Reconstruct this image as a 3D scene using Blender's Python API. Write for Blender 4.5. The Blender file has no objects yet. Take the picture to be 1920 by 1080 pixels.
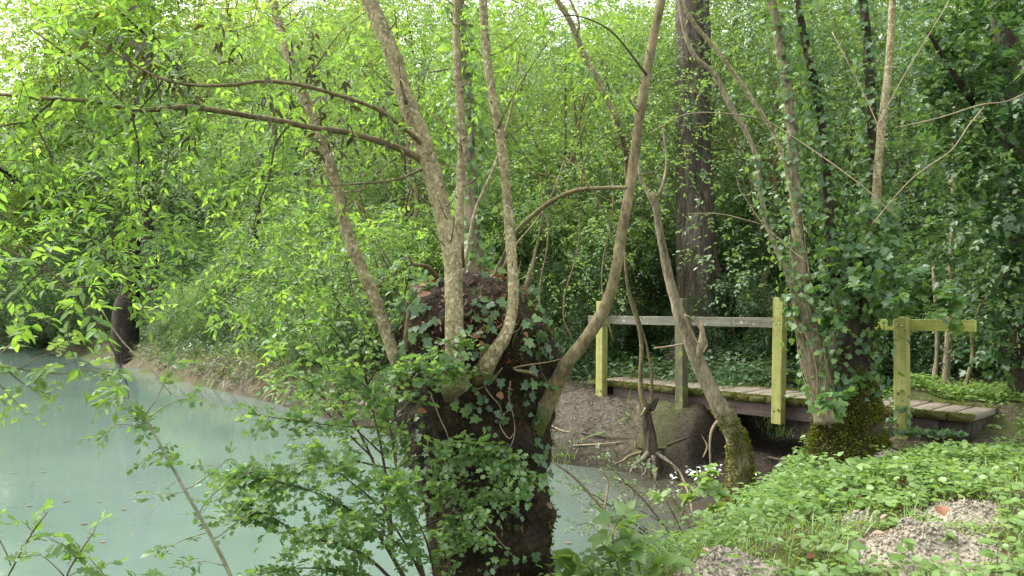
import bpy, math, random
import numpy as np
from mathutils import Matrix, Vector

# ------------------------------------------------------------------ camera, sky, sun, exposure
SC = bpy.context.scene
COL = SC.collection
F = 1386.7            # focal length in photo pixels
EYE = 1.6             # eye height over the datum
HOR = 575.0           # row of the horizon


def at(x, y, d):
    return np.array([(x - 960.0) / F * d, d, EYE - (y - HOR) / F * d])


cam_d = bpy.data.cameras.new('camera')
cam = bpy.data.objects.new('camera', cam_d)
COL.objects.link(cam)
cam.location = (0, 0, EYE)
cam.rotation_euler = (math.radians(90), 0, 0)
cam_d.lens = 26.0
cam_d.sensor_width = 36.0
cam_d.shift_y = (HOR - 540.0) / 1920.0
cam_d.clip_start = 0.05
cam_d.clip_end = 2000
SC.camera = cam

world = bpy.data.worlds.new('World')
SC.world = world
world.use_nodes = True
wn = world.node_tree.nodes
wl = world.node_tree.links
sky = wn.new('ShaderNodeTexSky')
sky.sky_type = 'NISHITA'
sky.sun_disc = False
SUN_EL, SUN_AZ = math.radians(56), math.radians(-68)   # azimuth from +Y towards +X
sky.sun_elevation = SUN_EL
sky.sun_rotation = SUN_AZ
sky.air_density = 1.0
sky.dust_density = 4.0
sky.ozone_density = 1.0
bg = wn['Background']
bg.inputs['Strength'].default_value = 0.15
hsv = wn.new('ShaderNodeHueSaturation')       # a milky overcast sky has little blue in it
hsv.inputs['Saturation'].default_value = 0.25
wl.new(sky.outputs[0], hsv.inputs['Color'])
wl.new(hsv.outputs[0], bg.inputs['Color'])

sd_ = bpy.data.lights.new('sun', 'SUN')
sd_.energy = 1.0
sd_.angle = math.radians(45)
sd_.color = (1.0, 0.96, 0.88)
sun = bpy.data.objects.new('sun', sd_)
COL.objects.link(sun)
sdir = Vector((math.sin(SUN_AZ) * math.cos(SUN_EL), math.cos(SUN_AZ) * math.cos(SUN_EL), math.sin(SUN_EL)))
sun.rotation_euler = sdir.to_track_quat('Z', 'Y').to_euler()
sun.location = (-10, 5, 30)

SC.view_settings.view_transform = 'Standard'
SC.view_settings.look = 'None'
SC.view_settings.exposure = 2.15
SC.view_settings.gamma = 1.0
SC.view_settings.use_curve_mapping = False
SC.render.engine = 'CYCLES'
SC.cycles.max_bounces = 10
SC.cycles.diffuse_bounces = 6
SC.cycles.glossy_bounces = 3
SC.cycles.transmission_bounces = 6
SC.cycles.transparent_max_bounces = 4
SC.cycles.caustics_reflective = False
SC.cycles.caustics_refractive = False
SC.cycles.use_denoising = True

RNG = np.random.default_rng(7)
random.seed(7)
TRI = [0]


# ------------------------------------------------------------------ small maths
def norm(v):
    n = np.linalg.norm(v, axis=-1, keepdims=True)
    return v / np.maximum(n, 1e-9)


def _hash(ix, iy, iz, seed):
    h = (ix.astype(np.int64) * 374761393 + iy.astype(np.int64) * 668265263 + iz.astype(np.int64) * 2147483647 + seed * 1274126177) & 0xffffffff
    h = ((h ^ (h >> 13)) * 1274126177) & 0xffffffff
    return ((h ^ (h >> 16)) & 0xffff) / 65535.0


def vnoise(p, scale=1.0, seed=0):
    q = np.asarray(p) * scale
    i = np.floor(q).astype(np.int64)
    f = q - i
    f = f * f * (3 - 2 * f)
    out = 0
    for dx in (0, 1):
        for dy in (0, 1):
            for dz in (0, 1):
                w = (f[..., 0] if dx else 1 - f[..., 0]) * (f[..., 1] if dy else 1 - f[..., 1]) * (f[..., 2] if dz else 1 - f[..., 2])
                out = out + w * _hash(i[..., 0] + dx, i[..., 1] + dy, i[..., 2] + dz, seed)
    return out * 2 - 1


def fbm(p, scale=1.0, octv=3, seed=0):
    o, a = 0, 1.0
    for k in range(octv):
        o = o + a * vnoise(p, scale * 2 ** k, seed + k)
        a *= 0.5
    return o


# ------------------------------------------------------------------ scene helpers
LOC = {}


def thing(name, label, cat, loc=(0, 0, 0), group=None):
    o = bpy.data.objects.new(name, None)
    COL.objects.link(o)
    o.empty_display_size = 0.1
    o.location = loc
    o['label'] = label
    o['category'] = cat
    if group:
        o['group'] = group
    LOC[o.name] = np.array(loc, float)
    return o


def tag(o, label, cat, group=None):
    o['label'] = label
    o['category'] = cat
    if group:
        o['group'] = group


def make_mesh(name, V, FS, mat=None, smooth=False, attrs=None):
    """V (n,3); FS a list of int arrays (m,3) or (m,4)."""
    me = bpy.data.meshes.new(name)
    V = np.asarray(V, np.float32)
    FS = [np.asarray(f, np.int32) for f in FS if len(f)]
    loops = np.concatenate([f.ravel() for f in FS])
    tot = np.concatenate([np.full(len(f), f.shape[1], np.int32) for f in FS])
    start = np.concatenate([[0], np.cumsum(tot)[:-1]]).astype(np.int32)
    me.vertices.add(len(V))
    me.vertices.foreach_set('co', V.ravel())
    me.loops.add(len(loops))
    me.loops.foreach_set('vertex_index', loops.astype(np.int32))
    me.polygons.add(len(tot))
    me.polygons.foreach_set('loop_start', start)
    me.polygons.foreach_set('loop_total', tot)
    if smooth:
        me.polygons.foreach_set('use_smooth', np.ones(len(tot), bool))
    for k, a in (attrs or {}).items():
        at_ = me.attributes.new(k, 'FLOAT', 'POINT')
        at_.data.foreach_set('value', np.asarray(a, np.float32))
    me.update(calc_edges=True)
    me.validate()
    if mat is not None:
        me.materials.append(mat)
    TRI[0] += int((tot - 2).sum())
    return me


def origin_of(o):
    p = np.zeros(3)
    while o is not None:
        p = p + np.array(o.location)
        o = o.parent
    return p


def part(name, V, FS, mat, parent=None, smooth=False, attrs=None, kind=None):
    """One mesh object; V in world coordinates."""
    if parent is not None:
        V = np.asarray(V) - origin_of(parent)
    me = make_mesh(name, V, FS, mat, smooth, attrs)
    o = bpy.data.objects.new(name, me)
    COL.objects.link(o)
    if parent is not None:
        o.parent = parent
    if kind:
        o['kind'] = kind
    return o


def copy_tree(o, parent=None):
    c = o.copy()
    COL.objects.link(c)
    if parent is not None:
        c.parent = parent
    for ch in list(o.children):
        copy_tree(ch, c)
    return c


class Geo:
    """Collects shapes into one mesh."""

    def __init__(self):
        self.V, self.Q, self.T, self.n, self.A = [], [], [], 0, []

    def add(self, V, Q=None, T=None, a=None):
        V = np.asarray(V, float)
        self.V.append(V)
        if Q is not None and len(Q):
            self.Q.append(np.asarray(Q) + self.n)
        if T is not None and len(T):
            self.T.append(np.asarray(T) + self.n)
        self.A.append(np.full(len(V), 0.5) if a is None else np.broadcast_to(np.asarray(a, float), (len(V),)))
        self.n += len(V)
        return self

    def arrays(self):
        fs = []
        if self.Q:
            fs.append(np.concatenate(self.Q))
        if self.T:
            fs.append(np.concatenate(self.T))
        return np.concatenate(self.V), fs

    def build(self, name, mat, parent=None, smooth=False, kind=None):
        V, fs = self.arrays()
        return part(name, V, fs, mat, parent, smooth, {'tint': np.concatenate(self.A)}, kind)


def catmull(P, R, per=5):
    P = np.asarray(P, float)
    R = np.asarray(R, float)
    if len(P) == 2:
        t = np.linspace(0, 1, per + 1)[:, None]
        return P[0] * (1 - t) + P[1] * t, (R[0] * (1 - t) + R[1] * t)[:, 0]
    E = np.vstack([2 * P[0] - P[1], P, 2 * P[-1] - P[-2]])
    out, ro = [], []
    for i in range(len(P) - 1):
        p0, p1, p2, p3 = E[i:i + 4]
        for k in range(per):
            t = k / per
            out.append(0.5 * ((2 * p1) + (-p0 + p2) * t + (2 * p0 - 5 * p1 + 4 * p2 - p3) * t * t + (-p0 + 3 * p1 - 3 * p2 + p3) * t ** 3))
            ro.append(R[i] * (1 - t) + R[i + 1] * t)
    out.append(P[-1])
    ro.append(R[-1])
    return np.array(out), np.array(ro)


def tube(P, R, sides=8, per=5, rough=0.08, seed=0, wob=0.0, knots=0):
    """A tapered limb along P; returns V, quads, tris."""
    C, r = catmull(P, R, per)
    n = len(C)
    if wob:
        C = C + np.stack([vnoise(C, 1.5, seed), vnoise(C, 1.5, seed + 5), 0 * r], -1) * wob * np.minimum(1, np.linspace(0, 6, n))[:, None]
    T = norm(np.gradient(C, axis=0))
    up = np.array([1.0, 0, 0]) if abs(T[0][0]) < 0.8 else np.array([0, 1.0, 0])
    N = np.zeros_like(C)
    N[0] = norm(np.cross(np.cross(T[0], up), T[0]))
    for i in range(1, n):
        v = N[i - 1] - T[i] * np.dot(N[i - 1], T[i])
        N[i] = v / max(np.linalg.norm(v), 1e-9)
    B = np.cross(T, N)
    ang = np.linspace(0, 2 * np.pi, sides, endpoint=False)
    D = N[:, None, :] * np.cos(ang)[None, :, None] + B[:, None, :] * np.sin(ang)[None, :, None]
    rr = np.repeat(r[:, None], sides, 1)
    if rough:
        q = C[:, None, :] + D * rr[..., None]
        rr = rr * (1 + rough * fbm(q, 0.7 / max(r.mean(), 1e-3), 2, seed))
    if knots:
        kr = np.random.default_rng(seed + 99)
        for _ in range(knots):
            i, a = kr.integers(1, n - 1), kr.uniform(0, 2 * np.pi)
            s = kr.uniform(0.12, 0.3)
            L = np.linalg.norm(C - C[i], axis=1)
            w = np.exp(-(L / (r[i] * 0.5)) ** 2)[:, None] * np.exp(-((np.angle(np.exp(1j * (ang - a)))) / 0.4) ** 2)[None]
            rr = rr + s * r[i] * w
    V = (C[:, None, :] + D * rr[..., None]).reshape(-1, 3)
    i = np.arange(n - 1)[:, None] * sides
    j = np.arange(sides)[None]
    k = (j + 1) % sides
    Q = np.stack([i + j, i + k, i + sides + k, i + sides + j], -1).reshape(-1, 4)
    V = np.vstack([V, C[-1] + T[-1] * r[-1] * 0.5, C[0] - T[0] * r[0] * 0.3])
    e = (n - 1) * sides
    a = np.arange(sides)
    Tt = np.vstack([np.stack([e + a, e + (a + 1) % sides, np.full(sides, n * sides)], -1),
                    np.stack([(a + 1) % sides, a, np.full(sides, n * sides + 1)], -1)])
    return V, Q, Tt


def px_path(pts, d0=None, d1=None):
    """[(x, y, width_px[, d])] -> world points and radii."""
    P, R = [], []
    n = len(pts)
    for i, p in enumerate(pts):
        d = p[3] if len(p) > 3 else d0 + (d1 - d0) * i / max(1, n - 1)
        P.append(at(p[0], p[1], d))
        R.append(p[2] * 0.5 / F * d)
    return np.array(P), np.array(R)


def box(c, ax, ay, az, hx, hy, hz, ch=0.0):
    """Oriented box, chamfered by ch; returns V, Q(uads), T."""
    c = np.asarray(c, float)
    ax, ay, az = [norm(np.asarray(a, float)) for a in (ax, ay, az)]
    if ch <= 0:
        S = np.array([(sx, sy, sz) for sz in (-1, 1) for sy in (-1, 1) for sx in (-1, 1)], float)
        V = c + S[:, :1] * hx * ax + S[:, 1:2] * hy * ay + S[:, 2:] * hz * az
        Q = [(0, 2, 3, 1), (4, 5, 7, 6), (0, 1, 5, 4), (2, 6, 7, 3), (0, 4, 6, 2), (1, 3, 7, 5)]
        return V, np.array(Q), None
    # chamfer the four long edges along ax
    pr = [(-hy + ch, -hz), (hy - ch, -hz), (hy, -hz + ch), (hy, hz - ch), (hy - ch, hz), (-hy + ch, hz), (-hy, hz - ch), (-hy, -hz + ch)]
    V = []
    for s, k in ((-1, 1), (1, 1)):
        for (u, v) in pr:
            V.append(c + ax * s * hx + ay * u + az * v)
    V = np.array(V)
    Q = [(i, (i + 1) % 8, 8 + (i + 1) % 8, 8 + i) for i in range(8)]
    T = [(0, i + 1, i) for i in range(1, 7)] + [(8, 8 + i, 8 + i + 1) for i in range(1, 7)]
    return V, np.array(Q), np.array(T)


# ------------------------------------------------------------------ materials
def mat(name):
    m = bpy.data.materials.new(name)
    m.use_nodes = True
    nt = m.node_tree
    for n in list(nt.nodes):
        nt.nodes.remove(n)
    out = nt.nodes.new('ShaderNodeOutputMaterial')
    return m, nt, out


def N(nt, t, **kw):
    n = nt.nodes.new(t)
    for k, v in kw.items():
        if k in n.inputs:
            n.inputs[k].default_value = v
        else:
            setattr(n, k, v)
    return n


def noise(nt, vec, scale, detail=4, rough=0.6, dist=0.0):
    n = N(nt, 'ShaderNodeTexNoise')
    n.inputs['Scale'].default_value = scale
    n.inputs['Detail'].default_value = detail
    n.inputs['Roughness'].default_value = rough
    n.inputs['Distortion'].default_value = dist
    if vec is not None:
        nt.links.new(vec, n.inputs['Vector'])
    return n.outputs['Fac']


def ramp(nt, fac, stops, interp='LINEAR'):
    r = N(nt, 'ShaderNodeValToRGB')
    cr = r.color_ramp
    cr.interpolation = interp
    while len(cr.elements) > len(stops):
        cr.elements.remove(cr.elements[-1])
    while len(cr.elements) < len(stops):
        cr.elements.new(0.5)
    for e, (p, c) in zip(cr.elements, stops):
        e.position = p
        e.color = (c[0], c[1], c[2], 1) if not isinstance(c, (int, float)) else (c, c, c, 1)
    nt.links.new(fac, r.inputs['Fac'])
    return r.outputs['Color']


def mixc(nt, fac, a, b, mode='MIX'):
    m = N(nt, 'ShaderNodeMix', data_type='RGBA', blend_type=mode)
    for s, v in (('Factor', fac), ('A', a), ('B', b)):
        sock = [i for i in m.inputs if i.name == s and (i.type == 'RGBA' or s == 'Factor' and i.type == 'VALUE')][0]
        if isinstance(v, (int, float)):
            sock.default_value = v
        elif isinstance(v, tuple):
            sock.default_value = (*v, 1)
        else:
            nt.links.new(v, sock)
    return [o for o in m.outputs if o.type == 'RGBA'][0]


def math_(nt, op, a, b=0.0, clamp=False):
    m = N(nt, 'ShaderNodeMath', operation=op, use_clamp=clamp)
    for i, v in enumerate((a, b)):
        if isinstance(v, (int, float)):
            m.inputs[i].default_value = v
        else:
            nt.links.new(v, m.inputs[i])
    return m.outputs[0]


def bump(nt, h, strength=0.5, dist=0.01):
    b = N(nt, 'ShaderNodeBump')
    b.inputs['Strength'].default_value = strength
    b.inputs['Distance'].default_value = dist
    nt.links.new(h, b.inputs['Height'])
    return b.outputs[0]


def finish(nt, out, col, rough=0.8, nrm=None, spec=0.3):
    p = N(nt, 'ShaderNodeBsdfPrincipled')
    if isinstance(col, tuple):
        p.inputs['Base Color'].default_value = (*col, 1)
    else:
        nt.links.new(col, p.inputs['Base Color'])
    if isinstance(rough, (int, float)):
        p.inputs['Roughness'].default_value = rough
    else:
        nt.links.new(rough, p.inputs['Roughness'])
    p.inputs['Specular IOR Level'].default_value = spec
    if nrm is not None:
        nt.links.new(nrm, p.inputs['Normal'])
    nt.links.new(p.outputs[0], out.inputs[0])
    return p


def mapped(nt, scale=(1, 1, 1), coord='Object'):
    tc = N(nt, 'ShaderNodeTexCoord')
    mp = N(nt, 'ShaderNodeMapping')
    mp.inputs['Scale'].default_value = scale
    nt.links.new(tc.outputs[coord], mp.inputs[0])
    return mp.outputs[0]


def leaf_mat(name, a, b, c, trans=0.45, gloss=0.05, grough=0.4, tcol=None, vary=0.5):
    """Leaf: a (dark) .. b (mid) .. c (light) by each leaf's own tint; light passes through."""
    m, nt, out = mat(name)
    at_ = N(nt, 'ShaderNodeAttribute', attribute_name='tint')
    oi = N(nt, 'ShaderNodeObjectInfo')
    f = math_(nt, 'ADD', at_.outputs['Fac'], math_(nt, 'MULTIPLY', math_(nt, 'SUBTRACT', oi.outputs['Random'], 0.5), vary), True)
    col = ramp(nt, f, [(0.0, a), (0.5, b), (1.0, c)])
    dif = N(nt, 'ShaderNodeBsdfDiffuse')
    nt.links.new(col, dif.inputs[0])
    tr = N(nt, 'ShaderNodeBsdfTranslucent')
    tc = mixc(nt, 1.0, col, tcol or (2.3, 2.15, 1.0), 'MULTIPLY')
    nt.links.new(tc, tr.inputs[0])
    mx = N(nt, 'ShaderNodeMixShader')
    mx.inputs[0].default_value = trans
    nt.links.new(dif.outputs[0], mx.inputs[1])
    nt.links.new(tr.outputs[0], mx.inputs[2])
    gl = N(nt, 'ShaderNodeBsdfGlossy')
    gl.inputs['Roughness'].default_value = grough
    m2 = N(nt, 'ShaderNodeMixShader')
    m2.inputs[0].default_value = gloss
    nt.links.new(mx.outputs[0], m2.inputs[1])
    nt.links.new(gl.outputs[0], m2.inputs[2])
    nt.links.new(m2.outputs[0], out.inputs[0])
    return m


M = {}
M['ash'] = leaf_mat('ash_leaf', (.06, .125, .03), (.10, .19, .04), (.16, .26, .055), 0.56, 0.04)
M['light'] = leaf_mat('light_leaf', (.07, .13, .045), (.11, .19, .062), (.16, .25, .085), 0.4, 0.04)
M['sunny'] = leaf_mat('yellow_green_leaf', (.095, .15, .04), (.15, .215, .055), (.21, .275, .075), 0.46, 0.03)
M['wood'] = leaf_mat('wood_leaf', (.05, .095, .038), (.078, .14, .055), (.12, .195, .075), 0.36, 0.05)
M['haw'] = leaf_mat('hawthorn_leaf', (.06, .125, .04), (.10, .19, .06), (.16, .26, .08), 0.48, 0.05)
M['ivy'] = leaf_mat('ivy_leaf', (.026, .06, .022), (.045, .10, .035), (.08, .155, .045), 0.34, 0.035, 0.4)
M['herb'] = leaf_mat('herb_leaf', (.095, .17, .045), (.15, .245, .07), (.22, .32, .10), 0.42, 0.04)
M['grey'] = leaf_mat('willow_leaf', (.07, .12, .06), (.11, .17, .09), (.16, .24, .12), 0.4, 0.05)
M['grass'] = leaf_mat('grass_blade', (.06, .13, .025), (.11, .21, .04), (.20, .27, .08), 0.4, 0.04)
M['straw'] = leaf_mat('dry_grass', (.09, .085, .045), (.16, .14, .08), (.25, .215, .13), 0.3, 0.03, tcol=(1.2, 1.1, .8))
M['dead'] = leaf_mat('dead_leaf', (.10, .045, .02), (.20, .09, .04), (.33, .19, .09), 0.2, 0.06, tcol=(1.3, .9, .5))
M['fibre'] = leaf_mat('moss_fibre', (.012, .009, .004), (.034, .025, .011), (.085, .075, .022), 0.15, 0.02, tcol=(1.2, 1.1, .7))
M['moss'] = leaf_mat('moss_tuft', (.05, .06, .008), (.11, .125, .016), (.19, .20, .03), 0.2, 0.02, tcol=(1.3, 1.3, .6))


def bark_mat(name, dark, mid, light, sc=30, stretch=0.25, bs=0.6, bd=0.01, moss=None, mossfac=(0.5, 0.65), lichen=None):
    m, nt, out = mat(name)
    v = mapped(nt, (1, 1, stretch))
    n1 = noise(nt, v, sc, 6, 0.65, 0.3)
    n2 = noise(nt, v, sc * 0.22, 3, 0.6)
    vo = N(nt, 'ShaderNodeTexVoronoi', feature='F1')
    vo.inputs['Scale'].default_value = sc * 1.3
    nt.links.new(v, vo.inputs['Vector'])
    f = math_(nt, 'ADD', math_(nt, 'MULTIPLY', n1, 0.6), math_(nt, 'MULTIPLY', n2, 0.5))
    f = math_(nt, 'SUBTRACT', f, math_(nt, 'MULTIPLY', vo.outputs['Distance'], 0.12))
    col = ramp(nt, f, [(0.33, dark), (0.5, mid), (0.68, light)])
    if lichen:
        l = ramp(nt, noise(nt, mapped(nt, (1, 1, 0.8)), sc * 0.9, 3, 0.5), [(0.56, 0.0), (0.62, 1.0)])
        col = mixc(nt, math_(nt, 'MULTIPLY', l, 0.75), col, lichen)
    if moss:
        a = N(nt, 'ShaderNodeAttribute', attribute_name='tint')
        mf = math_(nt, 'ADD', math_(nt, 'MULTIPLY', noise(nt, mapped(nt), sc * 0.25, 4), 0.6), math_(nt, 'SUBTRACT', a.outputs['Fac'], 0.3))
        mf = ramp(nt, mf, [(mossfac[0], 0.0), (mossfac[1], 1.0)])
        mc = ramp(nt, noise(nt, mapped(nt), sc * 3, 4), [(0.35, tuple(c * 0.5 for c in moss)), (0.65, moss)])
        col = mixc(nt, mf, col, mc)
    h = math_(nt, 'SUBTRACT', n1, math_(nt, 'MULTIPLY', vo.outputs['Distance'], 0.35))
    finish(nt, out, col, 0.85, bump(nt, h, bs, bd), 0.2)
    return m


M['pale'] = bark_mat('pale_bark', (.085, .072, .032), (.21, .182, .092), (.34, .30, .17), 46, 0.8, 0.9, 0.009, moss=(.075, .06, .022), mossfac=(.55, .8), lichen=(.40, .355, .225))
M['stem'] = bark_mat('green_brown_bark', (.06, .052, .024), (.145, .12, .058), (.25, .21, .115), 40, 0.5, 0.5, 0.006, moss=(.10, .12, .025))
M['oak'] = bark_mat('furrowed_bark', (.018, .014, .010), (.074, .061, .043), (.18, .152, .118), 22, 0.16, 1.0, 0.05, moss=(.085, .10, .025))
M['darkbark'] = bark_mat('dark_bark', (.014, .011, .008), (.04, .032, .023), (.085, .07, .05), 22, 0.3, 0.9, 0.03, moss=(.05, .065, .02))
M['mossy'] = bark_mat('mossy_bark', (.07, .055, .034), (.19, .16, .10), (.34, .295, .20), 30, 0.35, 0.7, 0.008, moss=(.13, .14, .015))
M['pollard'] = bark_mat('peaty_bark', (.008, .006, .0035), (.026, .018, .010), (.07, .05, .027), 38, 0.7, 1.0, 0.03, moss=(.035, .035, .008), mossfac=(.62, .8))
M['greenstem'] = bark_mat('grey_green_stem', (.13, .14, .08), (.22, .23, .14), (.32, .33, .22), 40, .5, .4, .004)
M['root'] = bark_mat('washed_root', (.05, .04, .028), (.14, .12, .09), (.34, .31, .25), 40, 0.5, 0.6, 0.008)
M['twig'] = bark_mat('twig_bark', (.035, .03, .017), (.075, .063, .035), (.13, .11, .06), 40, 0.6, 0.3, 0.003)
M['drytwig'] = bark_mat('dry_twig', (.16, .12, .07), (.26, .21, .13), (.36, .30, .21), 40, 0.6, 0.3, 0.003)


def wood_mat(name, dark, light, moss=None, mossamt=0.5, axis=0, end=None, lichen=None):
    m, nt, out = mat(name)
    s = [26, 26, 26]
    s[axis] = 1.6
    v = mapped(nt, tuple(s))
    oi = N(nt, 'ShaderNodeObjectInfo')
    off = N(nt, 'ShaderNodeVectorMath', operation='ADD')
    cb = N(nt, 'ShaderNodeCombineXYZ')
    nt.links.new(math_(nt, 'MULTIPLY', oi.outputs['Random'], 37.0), cb.inputs[0])
    nt.links.new(math_(nt, 'MULTIPLY', oi.outputs['Random'], 91.0), cb.inputs[1])
    nt.links.new(v, off.inputs[0])
    nt.links.new(cb.outputs[0], off.inputs[1])
    n1 = noise(nt, off.outputs[0], 1.0, 6, 0.65, 0.6)
    n2 = noise(nt, mapped(nt), 9, 4, 0.6)
    col = ramp(nt, math_(nt, 'ADD', math_(nt, 'MULTIPLY', n1, 0.65), math_(nt, 'MULTIPLY', n2, 0.35)), [(0.36, dark), (0.64, light)])
    col = mixc(nt, math_(nt, 'MULTIPLY', math_(nt, 'SUBTRACT', oi.outputs['Random'], 0.5), 0.5, True), col, tuple(c * 0.6 for c in light))
    if lichen:
        l = ramp(nt, noise(nt, mapped(nt), 22, 3, 0.55), [(0.64, 0.0), (0.68, 1.0)])
        col = mixc(nt, math_(nt, 'MULTIPLY', l, 0.8), col, lichen)
    if moss:
        tc = N(nt, 'ShaderNodeTexCoord')
        sx = N(nt, 'ShaderNodeSeparateXYZ')
        nt.links.new(tc.outputs['Object'], sx.inputs[0])
        f = noise(nt, mapped(nt), 11, 5, 0.7)
        if end is not None:      # moss sits towards the plank ends
            e = math_(nt, 'SUBTRACT', math_(nt, 'ABSOLUTE', sx.outputs[axis]), end)
            f = math_(nt, 'ADD', f, math_(nt, 'MULTIPLY', e, 3.2))
        mf = ramp(nt, f, [(mossamt, 0.0), (mossamt + 0.1, 1.0)])
        mc = ramp(nt, noise(nt, mapped(nt), 90, 4), [(0.35, tuple(c * 0.45 for c in moss)), (0.65, moss)])
        col = mixc(nt, mf, col, mc)
    finish(nt, out, col, 0.8, bump(nt, n1, 0.45, 0.004), 0.25)
    return m


M['post'] = wood_mat('algae_green_timber', (.20, .205, .055), (.40, .40, .135), (.13, .16, .03), 0.58, 2)
M['post_dark'] = wood_mat('weathered_post_timber', (.07, .065, .04), (.16, .15, .09), (.22, .26, .045), 0.52, 2)
M['rail_grey'] = wood_mat('weathered_rail_timber', (.10, .095, .07), (.20, .19, .145), (.15, .17, .05), 0.6, 0, lichen=(.45, .46, .40))
M['rail_green'] = wood_mat('algae_green_rail', (.24, .26, .06), (.38, .40, .11), (.15, .18, .04), 0.66, 0)
M['plank'] = wood_mat('grey_deck_timber', (.12, .10, .07), (.26, .225, .17), (.085, .085, .022), 0.6, 0, end=0.30)
M['beam'] = wood_mat('brown_girder', (.055, .04, .035), (.12, .09, .078), None, 0.5, 0)
mm, nt_, out_ = mat('bolt_steel')
p_ = finish(nt_, out_, (.35, .33, .30), 0.45)
p_.inputs['Metallic'].default_value = 0.9
M['bolt'] = mm
M['rust'] = mat('rusty_bolt')[0]
finish(M['rust'].node_tree, M['rust'].node_tree.nodes[0], (.16, .06, .02), 0.7)

# soil of the molehills
mm, nt_, out_ = mat('crumbly_soil')
v_ = mapped(nt_)
n_ = noise(nt_, v_, 60, 6, 0.7)
finish(nt_, out_, ramp(nt_, n_, [(0.3, (.22, .19, .135)), (0.5, (.37, .33, .25)), (0.7, (.50, .46, .37))]), 0.95, bump(nt_, n_, 1.0, 0.02), 0.1)
M['soil'] = mm

mm, nt_, out_ = mat('white_feather')
finish(nt_, out_, (.75, .76, .74), 0.6)
M['feather'] = mm

# ground sheet: soil, litter, mud by the attributes painted per place
mm, nt_, out_ = mat('woodland_ground')
v_ = mapped(nt_)
n1_ = noise(nt_, v_, 1.3, 5, 0.6)
n2_ = noise(nt_, v_, 18, 6, 0.7)
n3_ = noise(nt_, v_, 75, 4, 0.7)
soil = ramp(nt_, n2_, [(0.32, (.035, .028, .018)), (0.5, (.085, .07, .044)), (0.68, (.165, .14, .095))])
mossg = ramp(nt_, n3_, [(0.3, (.03, .045, .01)), (0.7, (.09, .115, .022))])
mf_ = ramp(nt_, math_(nt_, 'ADD', math_(nt_, 'MULTIPLY', n1_, 0.7), math_(nt_, 'MULTIPLY', n2_, 0.3)), [(0.47, 0.0), (0.56, 1.0)])
amud = N(nt_, 'ShaderNodeAttribute', attribute_name='mud')
apath = N(nt_, 'ShaderNodeAttribute', attribute_name='bare')
mf_ = math_(nt_, 'MULTIPLY', mf_, math_(nt_, 'SUBTRACT', 1.0, apath.outputs['Fac'], True))
col_ = mixc(nt_, mf_, soil, mossg)
dry = ramp(nt_, math_(nt_, 'ADD', math_(nt_, 'MULTIPLY', n2_, 0.5), math_(nt_, 'MULTIPLY', n3_, 0.5)), [(0.34, (.028, .024, .017)), (0.5, (.082, .071, .052)), (0.66, (.175, .155, .118))])
col_ = mixc(nt_, apath.outputs['Fac'], col_, dry)
mud = ramp(nt_, math_(nt_, 'ADD', math_(nt_, 'MULTIPLY', n2_, 0.6), math_(nt_, 'MULTIPLY', n3_, 0.4)), [(0.35, (.012, .009, .007)), (0.55, (.035, .028, .021)), (0.72, (.10, .085, .068))])
col_ = mixc(nt_, amud.outputs['Fac'], col_, mud)
h_ = math_(nt_, 'ADD', math_(nt_, 'MULTIPLY', n2_, 0.7), math_(nt_, 'MULTIPLY', n3_, 0.4))
finish(nt_, out_, col_, 0.9, bump(nt_, h_, 1.0, 0.035), 0.15)
M['ground'] = mm

# milky turquoise water
mm, nt_, out_ = mat('milky_water')
v_ = mapped(nt_, (1, 1, 1))
tc_ = N(nt_, 'ShaderNodeTexCoord')
sx_ = N(nt_, 'ShaderNodeSeparateXYZ')
nt_.links.new(tc_.outputs['Object'], sx_.inputs[0])
w1 = noise(nt_, v_, 0.35, 4, 0.6, 0.5)
base = ramp(nt_, w1, [(0.35, (.086, .126, .106)), (0.65, (.112, .156, .132))])
# the backwater by the bridge carries grey-brown silt
silt = math_(nt_, 'ADD', math_(nt_, 'MULTIPLY', sx_.outputs[0], 0.55), math_(nt_, 'MULTIPLY', math_(nt_, 'SUBTRACT', w1, 0.5), 0.5))
silt = ramp(nt_, silt, [(0.0, 0.0), (0.5, 0.5), (0.85, 1.0)])
base = mixc(nt_, silt, base, (.06, .054, .04))
rp = noise(nt_, mapped(nt_, (1.0, 1.6, 1)), 5.5, 3, 0.55, 0.4)
p_ = finish(nt_, out_, base, 0.02, bump(nt_, rp, 0.045, 0.03), 0.5)
p_.inputs['IOR'].default_value = 1.5
M['water'] = mm

# ------------------------------------------------------------------ terrain
WATER_Z = -0.3
WP = np.array([(-110, 130), (-40, 56), (-21, 34), (-16.5, 29), (-13, 25), (-8.5, 19), (-5, 15), (-3.0, 12.4), (-1.4, 10.5), (.3, 9.1), (1.0, 8.7), (1.5, 8.35), (1.85, 8.05), (2.15, 7.85),
               (2.4, 7.5), (2.28, 7.0), (1.9, 6.4), (1.5, 5.8), (1.12, 5.2), (.72, 4.8), (.32, 4.4), (-.3, 3.95), (-1.1, 3.5), (-2.2, 3.0),
               (-4, 2.4), (-8, 1.5), (-20, 0), (-110, -8)], float)
RV = np.array([(2.2, 7.7), (2.75, 8.3), (4.0, 9.5), (7, 12.2), (11, 15)], float)


def seg_dist(px, py, A, B):
    ab = B - A
    t = np.clip(((px - A[0]) * ab[0] + (py - A[1]) * ab[1]) / (ab @ ab), 0, 1)
    return np.hypot(px - A[0] - t * ab[0], py - A[1] - t * ab[1]), t


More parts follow.
